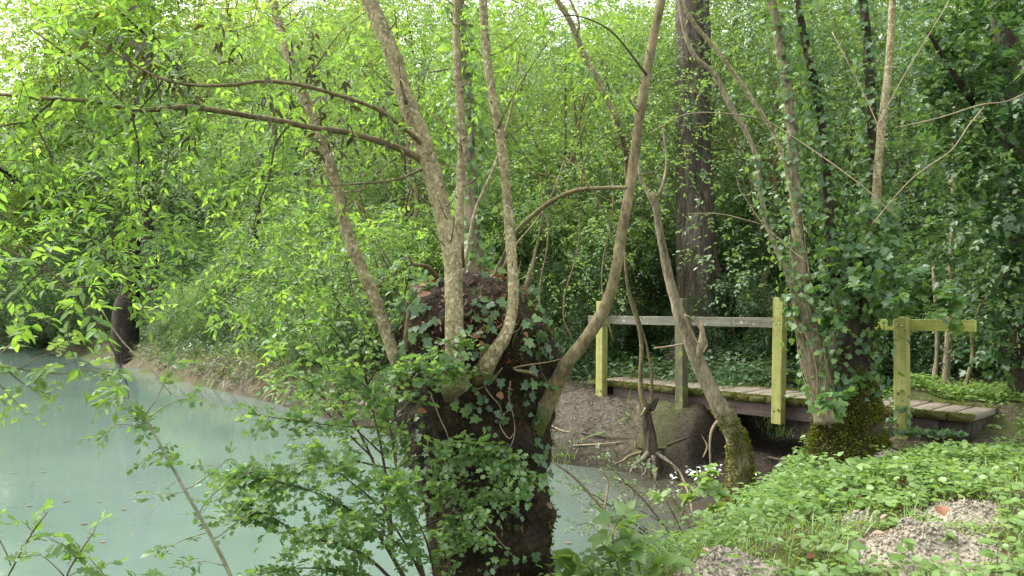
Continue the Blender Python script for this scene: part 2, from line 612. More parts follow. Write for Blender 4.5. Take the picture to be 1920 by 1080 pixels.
def water_sd(x, y):
    d = np.full(np.shape(x), 1e9)
    inside = np.zeros(np.shape(x), bool)
    n = len(WP)
    for i in range(n):
        A, B = WP[i], WP[(i + 1) % n]
        d = np.minimum(d, seg_dist(x, y, A, B)[0])
        c = ((A[1] > y) != (B[1] > y)) & (x < (B[0] - A[0]) * (y - A[1]) / (B[1] - A[1] + 1e-12) + A[0])
        inside ^= c
    return np.where(inside, -d, d)


def ravine(x, y):
    d = np.full(np.shape(x), 1e9)
    s = np.zeros(np.shape(x))
    L = 0
    for i in range(len(RV) - 1):
        dd, t = seg_dist(x, y, RV[i], RV[i + 1])
        l = np.linalg.norm(RV[i + 1] - RV[i])
        s = np.where(dd < d, L + t * l, s)
        d = np.minimum(d, dd)
        L += l
    return d, s


def is_far(x, y):
    return np.where(x < 2.1, y > 7.6, (y - 7.6) > 0.94 * (x - 2.1))


def terrain(x, y, want=False):
    x = np.asarray(x, float)
    y = np.asarray(y, float)
    d = water_sd(x, y)
    far = is_far(x, y)
    p3 = np.stack([x, y, 0 * x], -1)
    near_h = WATER_Z + 0.58 * (1 - np.exp(-np.maximum(d, 0) / 0.75)) + 0.075 * np.clip(y - 4, 0, 5) * np.clip(d / 1.5, 0, 1)
    lam = .75 - .38 * np.clip((-1.0 - x) / 2, 0, 1)
    amp = .92 - .17 * np.exp(-((x - 1.6) / 1.6) ** 2 - ((y - 10.8) / 1.8) ** 2)
    far_h = WATER_Z + amp * (1 - np.exp(-np.maximum(d, 0) / lam)) + 0.10 * np.clip((d - 2) / 8, 0, 1)
    near_h = near_h - .16 * np.exp(-((x - 4.3) / 1.1) ** 2 - ((y - 6.9) / .8) ** 2)
    h = np.where(far, far_h, near_h)
    inside = WATER_Z - 0.9 * (1 - np.exp(np.minimum(d, 0) / 0.7))
    h = np.where(d < 0, inside, h)
    dr, s = ravine(x, y)
    floor = -0.22 + 0.05 * s
    hr = floor + 2.0 * (1 - np.exp(-np.maximum(dr - 0.45 - 0.03 * s, 0) / 1.1))
    hh = np.where(d < 0, h, np.minimum(h, hr))
    slump = np.exp(-((x - 1.0) / 1.5) ** 2 - ((y - 9.3) / 1.2) ** 2)
    hh = hh + slump * (.05 * fbm(p3, 2.2, 3, 13) - .05 * np.abs(vnoise(p3, 4.5, 14)) + .02 * fbm(p3, 12, 2, 16)) * np.clip(d * 3, 0, 1)
    hh = hh + (0.05 * fbm(p3, 0.9, 3, 3) + 0.018 * fbm(p3, 6, 2, 9)) * np.clip(np.abs(d) * 2, 0.15, 1)
    hh = hh + np.clip((np.hypot(x, y) - 30) / 60, 0, 1) * 0.8 * (d > 0)
    if want:
        mudv = np.clip(1.25 - np.maximum(dr - 0.45, 0) / 0.75, 0, 1) * (s > 0.02) * np.clip(1 - (s - 4) / 4, 0, 1)
        edge = np.clip(1 - np.abs(d - 0.02) / 0.3, 0, 1)
        mudv = np.clip(np.maximum(mudv, edge * 0.85), 0, 1)
        # trodden earth: the slope left of the bridge, the path behind it, the path on the far bank
        bare = np.exp(-(((x - 0.9) / 1.0) ** 2 + ((y - 9.8) / 1.1) ** 2) ** 2)
        pa, _ = seg_dist(x, y, np.array([0.9, 10.6]), np.array([-4.0, 17.0]))
        pb, _ = seg_dist(x, y, np.array([-4.0, 17.0]), np.array([-16.0, 33.0]))
        bare = np.maximum(bare, np.clip(1.3 - np.minimum(pa, pb) / 0.7, 0, 1))
        return hh, mudv, np.clip(bare, 0, 1)
    return hh


def gz(x, y):
    return float(terrain(np.array([x]), np.array([y]))[0])


def axis_pts(a, b, step, lo, hi, k=1.18):
    pts = list(np.arange(a, b + 1e-6, step))
    s = step
    while pts[-1] < hi:
        s *= k
        pts.append(pts[-1] + s)
    s = step
    while pts[0] > lo:
        s *= k
        pts.insert(0, pts[0] - s)
    return np.array(pts)


gx = axis_pts(-3.5, 7.5, 0.055, -260, 260)
gy = axis_pts(2.0, 12.5, 0.055, -60, 420)
GX, GY = np.meshgrid(gx, gy)
H_, MUD_, BARE_ = terrain(GX.ravel(), GY.ravel(), True)
nx_, ny_ = len(gx), len(gy)
ii = (np.arange(ny_ - 1)[:, None] * nx_ + np.arange(nx_ - 1)[None]).ravel()
gq = np.stack([ii, ii + 1, ii + nx_ + 1, ii + nx_], -1)
g = part('ground', np.stack([GX.ravel(), GY.ravel(), H_], -1), [gq], M['ground'], None, True, {'mud': MUD_, 'bare': BARE_})
g['kind'] = 'structure'
wv = np.array([(-140, -12, WATER_Z), (3.2, -12, WATER_Z), (3.2, 160, WATER_Z), (-140, 160, WATER_Z)], float)
wobj = part('river_water', wv, [np.array([[0, 1, 2, 3]])], M['water'])
wobj['kind'] = 'structure'

# ------------------------------------------------------------------ leaf templates (base at origin, along +Y, face +Z)
def fan_leaf(outline, curl=0.12, fold=0.16, mid=5):
    """outline: right half points (x, y) from base to tip; mirrored. A midrib strip carries the fold."""
    o = np.array(outline, float)
    n = len(o)
    rib = np.stack([0 * o[:, 1], o[:, 1]], -1)
    V = []
    for (x, y) in o:
        V.append((x, y, abs(x) * fold * 2 - curl * y * y))
    for (x, y) in o:
        V.append((-x, y, abs(x) * fold * 2 - curl * y * y))
    b = len(V)
    V.append((0, 0, 0))
    V.append((0, 0.5, -curl * 0.25))
    V.append((0, 1, -curl))
    T = []
    ribi = lambda y: b if y < 0.25 else (b + 1 if y < 0.8 else b + 2)
    for s in (0, n):
        prev = b
        for i in range(n):
            a = s + i
            if i == 0:
                T.append((b, a, b + 1) if s == 0 else (b, b + 1, a))
            else:
                T.append((s + i - 1, a, b + 1) if s == 0 else (s + i - 1, b + 1, a))
        T.append((s + n - 1, b + 2, b + 1) if s == 0 else (s + n - 1, b + 1, b + 2))
    return np.array(V), np.array(T)


T_OVAL = fan_leaf([(.13, .12), (.25, .38), (.22, .65), (.09, .88)])
T_ASH = fan_leaf([(.09, .12), (.19, .36), (.17, .62), (.07, .87)], .24, .22)
T_LANCE = fan_leaf([(.10, .15), (.17, .42), (.10, .78)])
T_ROUND = fan_leaf([(.24, .08), (.40, .38), (.30, .75)], 0.1, 0.1)
T_IVY = fan_leaf([(.20, -.12), (.48, .10), (.30, .32), (.42, .62), (.16, .68)], 0.1, 0.08)
T_HAW = fan_leaf([(.10, .22), (.36, .38), (.20, .52), (.36, .74), (.15, .80)], 0.1, 0.12)
T_NET = fan_leaf([(.20, .06), (.34, .25), (.29, .5), (.17, .78)], 0.18, 0.12)
T_BLADE = (np.array([(-.03, 0, 0), (.03, 0, 0), (.024, .5, -.04), (-.024, .5, -.04), (0, 1, -.22)]), np.array([(0, 1, 2), (0, 2, 3), (3, 2, 4)]))
T_KITE = (np.array([(0, 0, 0), (.30, .45, .08), (0, 1, -.06), (-.30, .45, .08)]), np.array([(0, 1, 2), (0, 2, 3)]))
T_SLIM = (np.array([(0, 0, 0), (.19, .42, .05), (0, 1, -.1), (-.19, .42, .05)]), np.array([(0, 1, 2), (0, 2, 3)]))
T_DEAD = fan_leaf([(.18, .12), (.36, .4), (.26, .75)], -0.25, 0.35)


def frames(dirs, nrms):
    y = norm(dirs)
    x = norm(np.cross(y, nrms))
    z = np.cross(x, y)
    return x, y, z


def compose(tpl, L):
    """Leaves L = dict(pos, dir, nrm, size, tint) -> V, T, tint per vertex."""
    tv, tt = tpl
    x, y, z = frames(L['dir'], L['nrm'])
    s = L['size'][:, None, None]
    V = L['pos'][:, None, :] + s * (tv[None, :, 0:1] * x[:, None] + tv[None, :, 1:2] * y[:, None] + tv[None, :, 2:3] * z[:, None])
    n, k = len(L['pos']), len(tv)
    T = (tt[None] + (np.arange(n) * k)[:, None, None]).reshape(-1, 3)
    return V.reshape(-1, 3), T, np.repeat(L['tint'], k)


def cat(*Ls):
    return {k: np.concatenate([l[k] for l in Ls]) for k in Ls[0]}


def pick(L, m):
    return {k: v[m] for k, v in L.items()}


def sprays(rng, org, axis, length, J, size, jit=0.35, droop=0.3, spread=0.95, tint=(0.5, 0.2)):
    """Leafy shoots: J leaves in two ranks along each axis."""
    m = len(org)
    axis = norm(axis)
    up = np.array([0, 0, 1.0]) + rng.normal(0, 0.25, (m, 3))
    side = norm(np.cross(axis, up))
    nrm = np.cross(side, axis)
    length = np.broadcast_to(np.asarray(length, float), (m,))
    ts = rng.normal(tint[0], tint[1] * 0.7, m)
    out = []
    for j in range(J):
        t = (j // 2 + 1) / ((J + 1) // 2) if j < J - 1 else 1.0
        sg = (1 if j % 2 else -1) if j < J - 1 else 0
        s = (t * length + rng.normal(0, 0.04, m) * length)[:, None]
        pos = org + axis * s - np.array([0, 0, 1.0]) * droop * s * s / np.maximum(length[:, None], 1e-6)
        dv = axis * (math.cos(spread) if sg else 1) + side * sg * math.sin(spread) + rng.normal(0, jit, (m, 3)) * 0.6
        dv[:, 2] -= droop * 0.6
        nv = nrm + rng.normal(0, jit, (m, 3))
        sz = size * rng.uniform(0.65, 1.15, m) * (0.8 + 0.2 * (1 - abs(t - 0.6)))
        out.append(dict(pos=pos, dir=dv, nrm=nv, size=sz, tint=np.clip(ts + rng.normal(0, tint[1], m), 0, 1)))
    return cat(*out)


def twigs(org, axis, length, r=0.003):
    """Fine three-sided shoots for a set of sprays."""
    m = len(org)
    axis = norm(axis)
    length = np.broadcast_to(np.asarray(length, float), (m,))[:, None]
    s = norm(np.cross(axis, np.array([0.2, 0.1, 1.0])))
    b = np.cross(axis, s)
    V, n = [], 0
    for k in range(3):
        a = 2 * np.pi * k / 3
        V.append(org + (s * math.cos(a) + b * math.sin(a)) * r)
    tip = org + axis * length - np.array([0, 0, 0.12]) * length
    V.append(tip)
    V = np.stack(V, 1).reshape(-1, 3)
    T = (np.array([(0, 1, 3), (1, 2, 3), (2, 0, 3)])[None] + (np.arange(m) * 4)[:, None, None]).reshape(-1, 3)
    return V, T


LEAF_ME = {}


def leaf_mesh(key, tpl, mat_):
    k = (key, mat_.name)
    if k not in LEAF_ME:
        LEAF_ME[k] = make_mesh(key, tpl[0], [tpl[1]], mat_, False, {'tint': np.full(len(tpl[0]), 0.5)})
    return LEAF_ME[k]


def in_view(P, m=20):
    d = np.maximum(P[:, 1], 0.05)
    px = 960 + P[:, 0] / d * F
    py = HOR - (P[:, 2] - EYE) / d * F
    return (P[:, 1] > 0.3) & (px > -m) & (px < 1920 + m) & (py > -m) & (py < 1080 + m)


def leaves(parent, L, tpl, mat_, name='leaf', singles=0, bulk='foliage', kind='stuff'):
    """The `singles` leaves that show largest become objects of their own, the rest one part."""
    n = len(L['pos'])
    singles = min(singles, n)
    order = np.arange(n)
    if singles:
        dist = np.linalg.norm(L['pos'] - np.array([0, 0, EYE]), axis=1)
        score = np.where(in_view(L['pos']), L['size'] / dist, 0)
        order = np.argsort(-score)
        top = order[:singles]
        x, y, z = frames(L['dir'], L['nrm'])
        base = origin_of(parent)
        me = leaf_mesh(name, tpl, mat_)
        for i in top:
            o = bpy.data.objects.new(name, me)
            COL.objects.link(o)
            o.parent = parent
            s = float(L['size'][i])
            p = L['pos'][i] - base
            o.matrix_basis = Matrix(((x[i][0] * s, y[i][0] * s, z[i][0] * s, p[0]), (x[i][1] * s, y[i][1] * s, z[i][1] * s, p[1]),
                                     (x[i][2] * s, y[i][2] * s, z[i][2] * s, p[2]), (0, 0, 0, 1)))
    rest = order[singles:]
    if len(rest):
        V, T, a = compose(tpl, pick(L, rest))
        return part(bulk, V, [T], mat_, parent, False, {'tint': a}, kind)


def clump_sprays(rng, centers, radii, per, flat=0.6, outward=0.6, droop=0.25):
    """Spray origins and axes in clumps round the centers."""
    O, A = [], []
    for c, r in zip(centers, radii):
        r = np.broadcast_to(np.asarray(r, float), (3,))
        k = max(1, int(per))
        q = rng.normal(0, 0.5, (k, 3))
        q = q * np.minimum(1.0, 1.15 / np.maximum(np.linalg.norm(q, axis=1, keepdims=True), 1e-6))
        O.append(c + q * r * np.array([1, 1, flat]))
        ax = rng.normal(0, 1, (k, 3))
        ax[:, 2] = ax[:, 2] * 0.45 - droop
        A.append(norm(ax + outward * q * 2))
    return np.concatenate(O), np.concatenate(A)


# ------------------------------------------------------------------ footbridge
p1 = np.array([1.225, 10.1])
p4 = np.array([3.85, 7.3])
bd = (p4 - p1) / np.linalg.norm(p4 - p1)          # along the bridge
bn = np.array([-bd[1], bd[0]])                    # across, away from the camera
if bn[1] < 0:
    bn = -bn
BD = np.array([bd[0], bd[1], 0])
BN = np.array([bn[0], bn[1], 0])
UP = np.array([0, 0, 1.0])
SPAN = np.linalg.norm(p4 - p1)
DECK = EYE - 1.03
base0 = np.array([p1[0], p1[1], 0.0])
bridge = thing('footbridge', 'narrow wooden plank footbridge with one yellow-green handrail over the muddy inlet', 'footbridge', tuple(base0 + BD * SPAN / 2 + BN * 0.5))
brng = np.random.default_rng(3)
t0, t1 = -0.32, SPAN + 0.58
npl = 23
pw = (t1 - t0) / npl
plank_me = None
for i in range(npl):
    L_ = 1.0
    hx, hy, hz = L_ / 2, pw / 2 - 0.009, 0.032
    V, Q, T = box((0, 0, 0), (1, 0, 0), (0, 1, 0), (0, 0, 1), hx, hy, hz, 0.006)
    if plank_me is None:
        plank_me = make_mesh('plank', V, [Q, T], M['plank'])
    o = bpy.data.objects.new('plank', plank_me)
    COL.objects.link(o)
    o.parent = bridge
    c = base0 + BD * (t0 + pw * (i + 0.5)) + BN * (0.075 + 0.5 + brng.uniform(-.012, .012)) + UP * (DECK - 0.032 + brng.uniform(-.005, .004))
    c[2] += 0.0
    th = math.atan2(BN[1], BN[0])
    o.rotation_euler = (brng.normal(0, .012), brng.normal(0, .006), th + brng.normal(0, .008))
    o.location = Vector(c - origin_of(bridge))
    o.scale = (1, brng.uniform(0.95, 1.0), 1)


def bridge_box(name, c, hx, hy, hz, m, parent=bridge, ch=0.004, along=BD, cross=BN):
    """Box whose mesh is local (so grain follows it)."""
    V, Q, T = box((0, 0, 0), (1, 0, 0), (0, 1, 0), (0, 0, 1), hx, hy, hz, 0)
    if ch:
        # chamfer every edge
        S = []
        V = np.array([(sx * (hx - ch * (k != 0)), sy * (hy - ch * (k != 1)), sz * (hz - ch * (k != 2))) for sz in (-1, 1) for sy in (-1, 1) for sx in (-1, 1) for k in range(3)])
        me = bpy.data.meshes.new(name)
        import bmesh
        bm = bmesh.new()
        for v in V:
            bm.verts.new(v)
        bmesh.ops.convex_hull(bm, input=bm.verts)
        bm.to_mesh(me)
        bm.free()
        me.materials.append(m)
        TRI[0] += 44
    else:
        me = make_mesh(name, V, [Q], m)
    o = bpy.data.objects.new(name, me)
    COL.objects.link(o)
    o.parent = parent
    o.rotation_euler = (0, 0, math.atan2(along[1], along[0]))
    o.location = Vector(np.asarray(c) - origin_of(parent))
    return o


PH = 0.058
tops = [0.075, 0.10, 0.10, -0.10]
bots = [-1.275, -1.30, -1.305, -1.42]
for k in range(4):
    top, bot = EYE + tops[k], EYE + bots[k]
    c = base0 + BD * (SPAN / 3 * k) + UP * ((top + bot) / 2)
    po = None
    po = bridge_box('post', c, PH, PH, (top - bot) / 2, M['post_dark'] if k == 1 else M['post'], ch=0.006)
    po.rotation_euler = (brng.normal(0, .008), brng.normal(0, .008), po.rotation_euler[2])
    if k == 1:
        po['label'] = 'darker weathered post with a green foot'
    # bolt heads on the river face
    for (zz, xs_, m_) in ((EYE - 0.19, (-0.022, 0.022), M['bolt']), (DECK - 0.13, (-0.02,) if k % 2 else (-0.02, 0.025), M['rust'])):
        for xo in xs_:
            g_ = Geo()
            cc = c * 1.0
            cc[2] = zz + (0.02 if xo > 0 and m_ is M['rust'] else 0)
            P0 = cc + BD * xo - BN * (PH - 0.001)
            V, Q, T = tube([P0, P0 - BN * 0.008], [0.010, 0.008], 8, 1, 0)
            g_.add(V, Q, T)
            b_ = part('bolt', g_.V[0] * 0 + (g_.V[0] - c), [g_.Q[0], g_.T[0]], m_)
            b_.parent = po
            # local to the post: undo its rotation
            b_.rotation_euler = (0, 0, -po.rotation_euler[2])
rail_y = PH + 0.002 + 0.024
RT = EYE - 0.125
rh = 0.056
tm = SPAN * 2 / 3
bridge_box('handrail', base0 + BD * ((-0.3 + tm) / 2) + BN * rail_y + UP * (RT - rh), (tm + 0.3 - 0.006) / 2, 0.024, rh, M['rail_grey'])
tr1 = SPAN + 0.62
ro = bridge_box('handrail', base0 + BD * ((tm + tr1) / 2) + BN * rail_y + UP * (RT - rh), (tr1 - tm - 0.006) / 2, 0.024, rh, M['rail_green'])
ro['label'] = 'fresh yellow-green length of handrail'
for off in (0.075 + 0.09, 0.075 + 0.86):
    bridge_box('girder', base0 + BD * ((0.1 + SPAN + 0.3) / 2) + BN * off + UP * (DECK - 0.068 - 0.085), (SPAN + 0.2) / 2, 0.045, 0.083, M['beam'])
for tt_ in (-0.12, SPAN + 0.42):
    V, Q, T = box(base0 + BD * tt_ + BN * 0.6 + UP * (DECK - 0.068 - 0.14), BD, BN, UP, 0.12, 0.5, 0.135, 0)
    gq_ = Geo()
    gq_.add(V, Q)
    gq_.build('sill_block', M['darkbark'], bridge)
# moss tufts along the river edge of the deck
mrng = np.random.default_rng(5)
nm = 9000
tt_ = mrng.uniform(t0, t1, nm)
wgt = vnoise(np.stack([tt_ * 3, 0 * tt_, 0 * tt_], -1), 1.0, 4) * 0.5 + 0.5
edge_ = np.abs(mrng.normal(0, 0.035 + 0.05 * wgt, nm))
pos = base0 + BD * tt_[:, None] + BN * (0.078 + edge_)[:, None] + UP * (DECK + 0.001)
pos[::3] = base0 + BD * tt_[::3, None] + BN * 0.073 + UP * (DECK - mrng.uniform(0, 0.06, len(tt_[::3])))[:, None]
far_m = mrng.random(nm) < 0.25
pos[far_m] = base0 + BD * tt_[far_m, None] + BN * (1.065 - edge_[far_m] * 1.5)[:, None] + UP * (DECK + 0.001)
dv = mrng.normal(0, .6, (nm, 3)) + np.array([0, 0, 0.9])
Lm = dict(pos=pos, dir=dv, nrm=mrng.normal(0, 1, (nm, 3)), size=mrng.uniform(.008, .024, nm), tint=mrng.uniform(0, .8, nm))
V, T, a = compose(T_KITE, Lm)
part('deck_moss', V, [T], M['moss'], bridge, False, {'tint': a}, 'stuff')


# ------------------------------------------------------------------ generic background trees and shrubs
def crown_leaves(rng, R, nclump, per, J, lsize, clr, slen, flat=0.6, shell=0.55, zmin=-1.0):
    c = rng.normal(0, 1, (nclump * 3, 3))
    c = norm(c) * (shell + (1 - shell) * rng.random((nclump * 3, 1)) ** 0.7)
    c = c[c[:, 2] > zmin][:nclump]
    cen = c * np.asarray(R)
    rad = clr * rng.uniform(0.6, 1.3, len(cen))
    O, A = clump_sprays(rng, cen, rad, per, flat, 0.7)
    L = sprays(rng, O, A, slen * rng.uniform(.7, 1.2, len(O)), J, lsize)
    # each clump has its own shade of green
    return L, cen, O, A


def bg_tree(name, seed, label, cat_, loc, H, R, tr, leafm, barkm, nclump=46, per=60, J=6, lsize=.11, clr=1.1, slen=.35, cz=None, lean=(0, 0), tpl=T_KITE, group=None, limbs=12, moss=0.35):
    rng = np.random.default_rng(seed)
    root = thing(name, label, cat_, tuple(loc), group)
    cz = H * 0.6 if cz is None else cz
    loc = np.asarray(loc, float)
    top = loc + np.array([lean[0], lean[1], cz])
    L, cen, O, A = crown_leaves(rng, R, nclump, per, J, lsize, clr, slen)
    L['pos'] = L['pos'] + top
    V, T, a = compose(tpl, L)
    part('crown', V, [T], leafm, root, False, {'tint': a}, 'stuff')
    g_ = Geo()
    base = loc - np.array([0, 0, 0.3])
    P = [base, loc + np.array([0, 0, .4]), loc + (top - loc) * .35 + rng.normal(0, .15, 3) * [1, 1, 0], loc + (top - loc) * .75 + rng.normal(0, .2, 3) * [1, 1, 0], top + np.array([0, 0, R[2] * .6])]
    V, Q, T = tube(P, [tr * 1.45, tr * 1.08, tr * .9, tr * .6, tr * .15], 12, 7, .12, seed, 0.15)
    g_.add(V, Q, T, np.clip(moss - 0.12 * (V[:, 2] - loc[2]), 0, 1))
    for i in range(min(limbs, len(cen))):
        e = top + cen[i]
        s = loc + (top - loc) * rng.uniform(.45, .95)
        mid = (s + e) / 2 + np.array([0, 0, 0.12 * np.linalg.norm(e - s)])
        V, Q, T = tube([s, mid, e], [tr * .34, tr * .22, tr * .06], 6, 4, .1, seed + i)
        g_.add(V, Q, T, 0.2)
    g_.build('trunk', barkm, root, True)
    return root


def bg_shrub(name, seed, label, loc, R, leafm, nclump=36, per=70, J=7, lsize=.05, clr=.42, slen=.2, tpl=T_KITE, group=None, cat_='shrub', stems=9):
    rng = np.random.default_rng(seed)
    root = thing(name, label, cat_, tuple(loc), group)
    loc = np.asarray(loc, float)
    top = loc + np.array([0, 0, R[2] * .9])
    L, cen, O, A = crown_leaves(rng, R, nclump, per, J, lsize, clr, slen, 0.7, 0.5)
    L['pos'] = L['pos'] + top
    V, T, a = compose(tpl, L)
    part('foliage', V, [T], leafm, root, False, {'tint': a}, 'stuff')
    g_ = Geo()
    for i in range(min(stems, len(cen))):
        e = top + cen[i]
        s = loc + rng.normal(0, .12, 3) * [1, 1, 0] - [0, 0, .15]
        mid = s * .45 + e * .55 + np.array([0, 0, .2])
        V, Q, T = tube([s, mid, e], [.025, .016, .005], 5, 4, .1, seed + i)
        g_.add(V, Q, T)
    g_.build('stems', M['twig'], root, True)
    return root


MARKS = [(-400, 'beyond the left edge of the river'), (20, 'at the left edge above the water'), (130, 'left of the dark broken trunk on the far bank'), (250, 'behind the dark broken trunk on the far bank'), (330, 'right of the brown leaning bank trunk'),
         (430, 'behind the forked trunk by the bare path'), (510, 'above the bare path on the far bank'), (580, 'left of the leaning pollard stem'), (660, 'behind the leaning left pollard stem'), (740, 'between the leaning and the thickest pollard stem'),
         (820, 'behind the thickest pollard stem'), (890, 'behind the ivy-hung trunk and pollard head'), (960, 'behind the slim curved pollard stem'), (1030, 'right of the slim curved pollard stem'), (1100, 'behind the left end of the bridge'),
         (1170, 'behind the sweeping right pollard stem'), (1230, 'left of the large furrowed trunk'), (1290, 'hidden by the large furrowed trunk'), (1370, 'right of the large furrowed trunk'), (1450, 'behind the third bridge post'),
         (1530, 'behind the left ivy stem'), (1610, 'behind the ivy-clad tree'), (1690, 'behind the last bridge post'), (1770, 'behind the free end of the rail'), (1850, 'beyond the right bridge end'), (1930, 'at the right edge of the wood'), (2400, 'past the right edge of the wood')]
SEEN = {}


def mark(px, what):
    m = min(MARKS, key=lambda q: abs(q[0] - px))[1]
    k = SEEN.get((what, m), 0)
    SEEN[(what, m)] = k + 1
    return what + ' ' + ['', 'second ', 'third ', 'fourth '][k] * 0 + m + ['', ', another behind it', ', the third there', ', the fourth there'][k]


def place_copy(root, loc, rz, s, label=None, group=None):
    c = copy_tree(root)
    c.location = loc
    c.rotation_euler = (0, 0, rz)
    c.scale = (s, s, s) if np.isscalar(s) else s
    if label:
        c['label'] = label
    if group:
        c['group'] = group
    elif 'group' in c and group is not None:
        del c['group']
    return c


def xyd(px, d, dz=0.0):
    x = (px - 960) / F * d
    return (x, d, gz(x, d) + dz)


# tall woodland trees, three kinds, standing behind everything
GBT = 'tall trees closing the view'
LBT = ['slender yellow-green tree', 'broad leafy tree', 'dense dark tree']
B1_ = bg_tree('woodland_tree', 11, mark(120, 'slender yellow-green tree'), 'tree', xyd(120, 46), 15, (4.2, 4.2, 6.0), .26, M['sunny'], M['darkbark'], 66, 75, 6, .15, 1.35, .45, 7.5, group=GBT)
B2_ = bg_tree('woodland_tree', 12, mark(520, 'broad leafy tree'), 'tree', xyd(520, 40), 15, (4.6, 4.6, 5.5), .30, M['ash'], M['darkbark'], 60, 75, 6, .15, 1.35, .45, 7.2, group=GBT)
B3_ = bg_tree('woodland_tree', 13, mark(1500, 'dense dark tree'), 'tree', xyd(1500, 30), 14, (4.0, 4.0, 5.5), .24, M['wood'], M['darkbark'], 60, 75, 6, .13, 1.2, .4, 6.8, group=GBT)
PROT = [B1_, B2_, B3_]
trng = np.random.default_rng(21)
spots = [(-80, 58, 0), (40, 62, 1), (260, 50, 0), (390, 60, 1), (640, 52, 0), (740, 38, 0), (860, 46, 1), (960, 34, 0), (1060, 42, 1), (1160, 32, 0),
         (1270, 40, 1), (1390, 34, 0), (1440, 24, 2), (1610, 36, 1), (1700, 27, 2), (1790, 34, 0), (1900, 26, 2), (2010, 33, 1), (590, 30, 0), (1120, 23, 1),
         (-180, 48, 1), (-160, 70, 0), (2050, 22, 2), (1250, 50, 0), (470, 68, 0), (180, 72, 1), (820, 62, 0), (1000, 60, 1), (1560, 52, 0), (1850, 48, 1),
         (60, 42, 0), (330, 44, 0), (230, 38, 0), (430, 46, 0), (560, 36, 0), (690, 32, 0), (800, 28, 0), (920, 26, 0), (1340, 26, 0), (1580, 27, 2), (140, 60, 0)]
BIG = [(90, 38, 1), (210, 43, 0), (330, 38, 0), (450, 36, 1), (400, 50, 0), (550, 44, 0), (270, 52, 1)]
for (px, d, k) in spots:
    s = trng.uniform(.8, 1.2)
    place_copy(PROT[k], xyd(px, d), trng.uniform(0, 6.28), (s, s, s * trng.uniform(.9, 1.15)), mark(px, LBT[k]), GBT)

for (px, d, k) in BIG:
    s = trng.uniform(1.4, 1.65)
    place_copy(PROT[k], xyd(px, d), trng.uniform(0, 6.28), s, mark(px, 'very tall ' + LBT[k]), 'very tall trees beyond the far bank')
# nearer, lower trees whose sprays hang into the middle of the view
GMT = 'slender trees with hanging sprays behind the pollard'
LMT = 'airy tree with hanging sprays'
M1_ = bg_tree('slender_tree', 14, mark(1060, LMT), 'tree', xyd(1060, 13), 7, (2.3, 2.3, 2.6), .07, M['light'], M['stem'], 46, 50, 8, .085, .7, .32, 3.9, tpl=T_SLIM, group=GMT)
M2_ = bg_tree('slender_tree', 15, mark(1440, LMT), 'tree', xyd(1440, 12.5), 7, (2.3, 2.3, 2.6), .07, M['wood'], M['stem'], 46, 50, 8, .08, .7, .32, 3.9, tpl=T_SLIM, group=GMT)
mrng_ = np.random.default_rng(23)
for (px, d, k, s) in [(760, 14, 0, 1.1), (640, 18, 0, 1.3), (900, 17, 0, 1.2), (1180, 16, 0, 1.2), (1320, 15, 1, 1.2), (1560, 14, 1, 1.2), (1680, 12.5, 1, 1.1), (1820, 13, 1, 1.2), (1950, 14, 1, 1.3), (560, 24, 0, 1.6), (1000, 20, 0, 1.5), (1240, 21, 0, 1.5), (420, 27, 1, 1.7), (330, 31, 1, 1.9), (500, 24, 1, 1.4), (160, 38, 0, 2.0)]:
    place_copy((M1_, M2_)[k], xyd(px, d), mrng_.uniform(0, 6.28), s, mark(px, LMT), GMT)

# understorey shrubs
GSH = 'understorey shrubs in the wood'
LSH = ['bright small-leaved shrub', 'dense mid-green shrub', 'dark evergreen shrub', 'pale grey-green willow']
S1_ = bg_shrub('understorey_shrub', 31, mark(700, LSH[0]), xyd(700, 14), (1.5, 1.5, 1.5), M['light'], 46, 75, 7, .055, .42, .22, group=GSH)
S2_ = bg_shrub('understorey_shrub', 32, mark(1150, LSH[1]), xyd(1150, 14.5), (1.5, 1.5, 1.6), M['wood'], 46, 75, 7, .055, .42, .22, group=GSH)
S3_ = bg_shrub('understorey_shrub', 33, mark(1420, LSH[2]), xyd(1420, 13.5), (1.6, 1.6, 1.5), M['ivy'], 46, 75, 6, .07, .45, .2, group=GSH)
S4_ = bg_shrub('bank_shrub', 34, mark(40, LSH[3]), xyd(40, 35), (2.6, 2.6, 2.2), M['grey'], 46, 70, 8, .10, .75, .4, T_SLIM, group='pale shrubs on the far bank')
SP = [S1_, S2_, S3_, S4_]
srng = np.random.default_rng(22)
